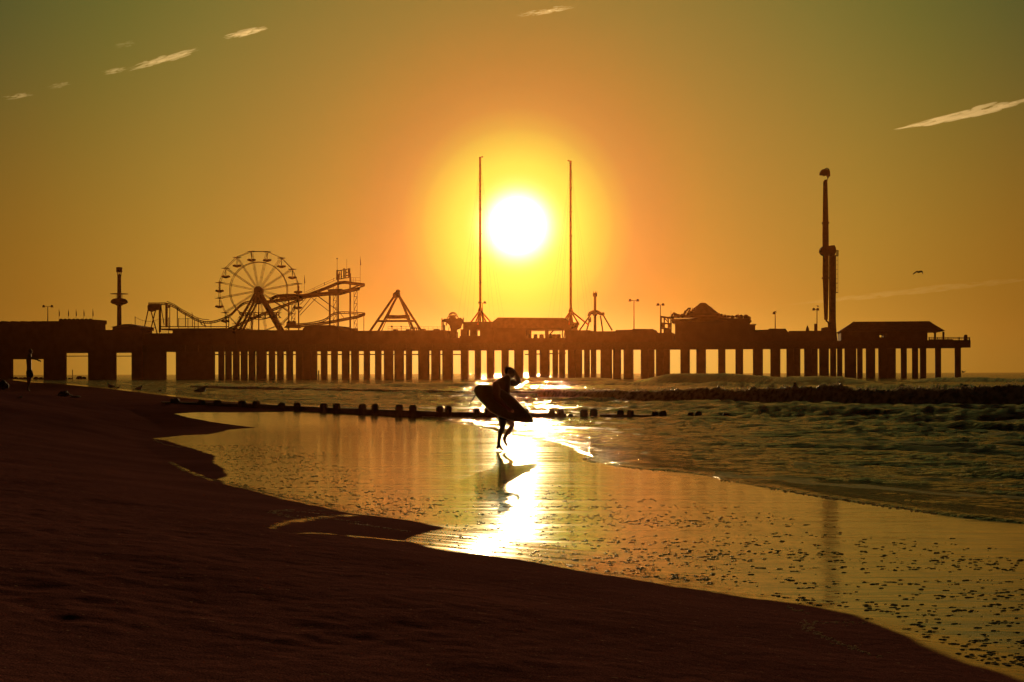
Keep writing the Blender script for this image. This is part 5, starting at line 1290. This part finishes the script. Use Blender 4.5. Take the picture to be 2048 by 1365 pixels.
for px, py, r, h, lab in ((140, 757, 6, 1.7, 'sloping rock at the left side of the second hall opening'), (159, 756, 7, 2.2, 'wide dark rock beside the stick in the second hall opening'), (168, 756.5, 5.5, 2.0, 'smaller rock at the right of the second hall opening'), (246, 759, 20, 1.2, 'long low rock heap in the third hall opening'), (342, 757, 10, 1.3, 'low rock in the narrow fourth opening beside the hall')):
    mb = MB(); c = W(px, py + 3, 498); k = 498 / F; mb.lathe(c + Vector((0, 0, -1.2)), [(r * k, 0), (r * k * .98, h * .6), (r * k * .7, h), (r * k * .3, h + .15)], 9)
    solo(mb, 'rock', M['weed'], c, lab, 'rock', 'rocks behind the shore hall')

# dark clumps and pale bits on the upper sand
on_sand = on_beach
def clump(px, py, w, h, label):
    c = on_sand(px, py); s = c.y / F; mb = MB(); rnd = random.Random(int(px * 7))
    for i in range(16):
        a = rnd.gauss(0, .3) * w * s; hh = h * s * (1 - min(abs(a) / (w * s * .62), 1) ** 2) * rnd.uniform(.7, 1.05)
        mb.ball(c + Vector((a, rnd.uniform(-.15, .15), hh * .35)), w * s * rnd.uniform(.13, .24), .18, max(hh * .75, .03), 8, 5)
    solo(mb, 'seaweed_clump', M['weed'], c, label, 'seaweed', 'dark clumps on the upper sand')
clump(128, 791, 20, 9, 'pointed dark clump on the sand right of the pointing man')
clump(152, 795, 18, 3.5, 'flat dark clump with a pale bit at its left end')
clump(8, 775, 16, 14, 'dark heap cut by the left edge of the photo')
for px, py, r, lab in ((42, 796, 3.2, 'pale rounded scrap lying on the dark sand at the pointing man\'s feet'), (141, 792.5, 1.9, 'small bright scrap between the two dark clumps')):
    c = on_sand(px, py); s = c.y / F; mb = MB(); mb.ball(c + Vector((0, 0, r * s * .4)), r * s, r * s * .8, r * s * .7, 10, 6); mb.ball(c + Vector((r * s * .5, 0, r * s * .3)), r * s * .6, r * s * .6, r * s * .5, 8, 5)
    solo(mb, 'shell', M['shell'], c, lab, 'shell', None, None, True)

# foam flecks left on the wet sand
foam_m = mat('foam_bubbles', (0.42, 0.36, 0.28), 0.25, var=0.2, scale=60, spec=0.5)
P = np.stack([RNG.uniform(-9, 9, 160000), 6.5 + 26 * RNG.random(160000) ** 1.6], -1)
P = P[np.abs(P[:, 0] / P[:, 1]) < .42]
ds = -sdist(P, dry_line, dry_poly); dw = -sdist(P, sho_line, sea_poly)
band = perlin(P[:, 0] * .35 + 3, P[:, 1] * 1.9) + .5 * perlin(P[:, 0] * 1.1, P[:, 1] * 3.1 + 9)
right = sstep(-1.0, .6, P[:, 0] + 0 * P[:, 1]); depth_ = np.where(P[:, 0] > -.5, 4.2, 1.8 + .02 * P[:, 1])
dn = np.clip(.55 + 1.5 * band, 0, 1) * sstep(.03, .25, ds) * (1 - sstep(depth_ * .55, depth_, ds)) * sstep(.6, 2, dw)
gap = sstep(.0, .6, np.abs(P[:, 0] + .6) - .1)
keep = RNG.random(len(P)) < dn * np.where(P[:, 1] < 13, .36, .34)
P = P[keep]
def domes(name, pts, rmin, rmax, m, label, cat, hz=.32, str_=1.9, cl=3):
    V, Fc = [], []; z = beach_z(pts); n = 8
    for (x, y), zz in zip(pts, z):
        k = 1 + int(RNG.integers(0, cl)) if RNG.random() < .75 else 1 + int(RNG.integers(0, cl * 2)); ox = 0
        for j in range(k):
            r = rmin + (rmax - rmin) * RNG.random() ** 2.2; xx, yy = x + ox, y + RNG.normal(0, r * .5); ox += r * str_ * RNG.uniform(.9, 1.6) * (1 if RNG.random() < .85 else -1)
            b = len(V)
            for rr, h in ((1.0, -.02), (.82, .6), (.4, .95)):
                for i in range(n):
                    a = 2 * math.pi * i / n; V.append((xx + r * str_ * rr * math.cos(a), yy + r * rr * math.sin(a), zz + r * hz * h * 2))
            V.append((xx, yy, zz + r * hz * 2))
            for q_ in range(2): Fc += [(b + q_ * n + i, b + q_ * n + (i + 1) % n, b + (q_ + 1) * n + (i + 1) % n, b + (q_ + 1) * n + i) for i in range(n)]
            Fc += [(b + 2 * n + i, b + 2 * n + (i + 1) % n, b + 3 * n) for i in range(n)]
    me = bpy.data.meshes.new(name); me.from_pydata(V, [], Fc); me.materials.append(m); me.shade_smooth()
    o = bpy.data.objects.new(name, me); COL.objects.link(o); tag(o, label, cat, kind='stuff'); return o
domes('foam_flecks', P, .0022, .0095, foam_m, 'scattered dark foam flecks left lying on the shining wet sand', 'foam')
# thin foam lines at the edges of old swashes
LINES = [[(340, 925), (362, 938), (385, 948), (430, 963), (520, 985), (575, 999), (633, 1011), (660, 1018)], [(545, 1063), (552, 1052), (585, 1041), (640, 1034), (700, 1030), (760, 1034)], [(548, 1062), (575, 1068), (610, 1066), (660, 1066)], [(560, 1072), (590, 1077)], [(700, 1072), (750, 1078), (815, 1084)], [(640, 1062), (720, 1066)], [(560, 1050), (620, 1046), (690, 1046)], [(308, 880), (330, 890), (372, 897)],
         [(1575, 1222), (1592, 1228), (1612, 1236)], [(1606, 1276), (1620, 1266), (1650, 1259), (1720, 1252), (1745, 1250)], [(1640, 1303), (1670, 1318), (1705, 1334), (1750, 1348), (1795, 1364)], [(1610, 1278), (1616, 1290), (1640, 1303)]]
pts = []
for ln in LINES:
    ln = np.array([ground(*p) for p in ln]); sg = np.hypot(*np.diff(ln, axis=0).T); s_ = np.concatenate([[0], np.cumsum(sg)])
    for d_ in np.arange(0, s_[-1], .010):
        if perlin(np.array([d_ * 2.0 + len(pts) * .001]), np.array([.3]))[0] < -.18: continue
        pts.append((np.interp(d_, s_, ln[:, 0]) + RNG.normal(0, .02), np.interp(d_, s_, ln[:, 1]) + RNG.normal(0, .04)))
line_m = mat('foam_line_froth', (0.75, 0.66, 0.52), 0.3, var=0.15, scale=60, spec=0.5)
n_ = line_m.node_tree; tb = n_.nodes.new('ShaderNodeBsdfTranslucent'); tb.inputs['Color'].default_value = (.85, .75, .6, 1); mb_ = n_.nodes.new('ShaderNodeMixShader'); mb_.inputs[0].default_value = .6
n_.links.new(n_.nodes['Principled BSDF'].outputs[0], mb_.inputs[1]); n_.links.new(tb.outputs[0], mb_.inputs[2]); n_.links.new(mb_.outputs[0], n_.nodes['Material Output'].inputs['Surface'])
domes('foam_line', np.array(pts), .002, .0055, line_m, 'thin pale froth lines left at the edges of old swashes on the dark sand', 'foam', .35, 1.5, 2)
# froth along the moving edge of the water
pts = []
sg = np.hypot(*np.diff(sho_line, axis=0).T); s_ = np.concatenate([[0], np.cumsum(sg)])
for d_ in np.arange(0, s_[-1], .014):
    x, y = np.interp(d_, s_, sho_line[:, 0]), np.interp(d_, s_, sho_line[:, 1])
    if 10 < y < 46 and perlin(np.array([d_ * .9]), np.array([.7]))[0] > .02: pts.append((x + RNG.normal(.02, .05), y + RNG.normal(0, .08)))
domes('swash_froth', np.array(pts), .003, .011, line_m, 'bubbly froth along the advancing edge of the water', 'foam', .5, 1.3, 3)

# clouds, far beyond the haze
def cloud_air(d):
    m = bpy.data.materials.new('lit_cloud_air'); m.use_nodes = True; n_ = m.node_tree.nodes
    for n in list(n_): n_.remove(n)
    o_ = n_.new('ShaderNodeOutputMaterial'); p_ = n_.new('ShaderNodeVolumePrincipled')
    p_.inputs['Density'].default_value = d; p_.inputs['Color'].default_value = (1, .97, .9, 1); p_.inputs['Anisotropy'].default_value = .72
    m.node_tree.links.new(p_.outputs[0], o_.inputs['Volume']); return m
def cloud(x0, y0, x1, y1, wid, dens_, label, seed):
    """elongated puffs fused into one ragged streak of thin bright vapour"""
    Yc = 5200.0; a, b = W(x0, y0, Yc), W(x1, y1, Yc); c = (a + b) / 2; s = Yc / F; rnd = random.Random(seed)
    mb = MB(); ln = (b - a).length; n = max(9, int(ln / (wid * s) * 7)); ax = (b - a).normalized(); rot = math.atan2(ax.z, ax.x)
    for i in range(n):
        t = (i + .5) / n; env = (math.sin(math.pi * min(max(t * .96 + .02, 0), 1)) ** .8) * (.75 + .5 * t)
        r = wid * s * .15 * env * rnd.uniform(.45, 1.25)
        p = a.lerp(b, t) - c + Vector((0, rnd.uniform(-25, 25), rnd.uniform(-.36, .36) * wid * s * env))
        q0 = len(mb.v); mb.ball((0, 0, 0), max(wid * s * rnd.uniform(.45, 1.5), r * 3), r * 4.0, r, 14, 8)
        tilt = rot + rnd.uniform(-.03, .05)
        for j in range(q0, len(mb.v)):
            x, y, z = mb.v[j]; mb.v[j] = (p.x + x * math.cos(tilt) - z * math.sin(tilt), p.y + y, p.z + x * math.sin(tilt) + z * math.cos(tilt))
    o = mb.build('cloud_puffs', M['shell']); rm = o.modifiers.new('fuse', 'REMESH'); rm.mode = 'VOXEL'; rm.voxel_size = max(.7, wid * s * .036)
    sm = o.modifiers.new('smooth', 'SMOOTH'); sm.iterations = 2
    dg = bpy.context.evaluated_depsgraph_get(); dg.update(); nm = bpy.data.meshes.new_from_object(o.evaluated_get(dg)); bpy.data.objects.remove(o)
    nm.name = 'cloud'; nm.materials.clear(); nm.materials.append(cloud_air(.013 * dens_)); nm.shade_smooth()
    o = bpy.data.objects.new('cloud', nm); COL.objects.link(o); o.location = c; tag(o, label, 'cloud', 'wisps of cloud')
cloud(450, 76, 530, 57, 11, 1.6, 'short bright streak of cloud, the brightest one in the sky', 21)
cloud(258, 139, 393, 100, 12, 1.1, 'long ragged streak of cloud below the brightest one', 2)
cloud(206, 147, 250, 138, 7, .9, 'small faint tail end left of the long ragged streak', 3)
cloud(92, 178, 142, 166, 4.5, .8, 'thin short dash of cloud left of the ragged streak', 4)
cloud(8, 197, 62, 188, 7, .8, 'faint curved wisp near the left edge of the sky', 5)
cloud(1030, 32, 1150, 14, 7, .8, 'faint thin streak of cloud at the top centre', 6)
cloud(1785, 262, 2075, 196, 20, .9, 'broad brushed streak of cloud at the right edge of the sky', 7)
cloud(1560, 612, 2080, 556, 16, .05, 'very faint long band of cloud above the pier end', 8)
cloud(228, 94, 270, 87, 7, .25, 'barely visible wisp above the ragged streak', 9)
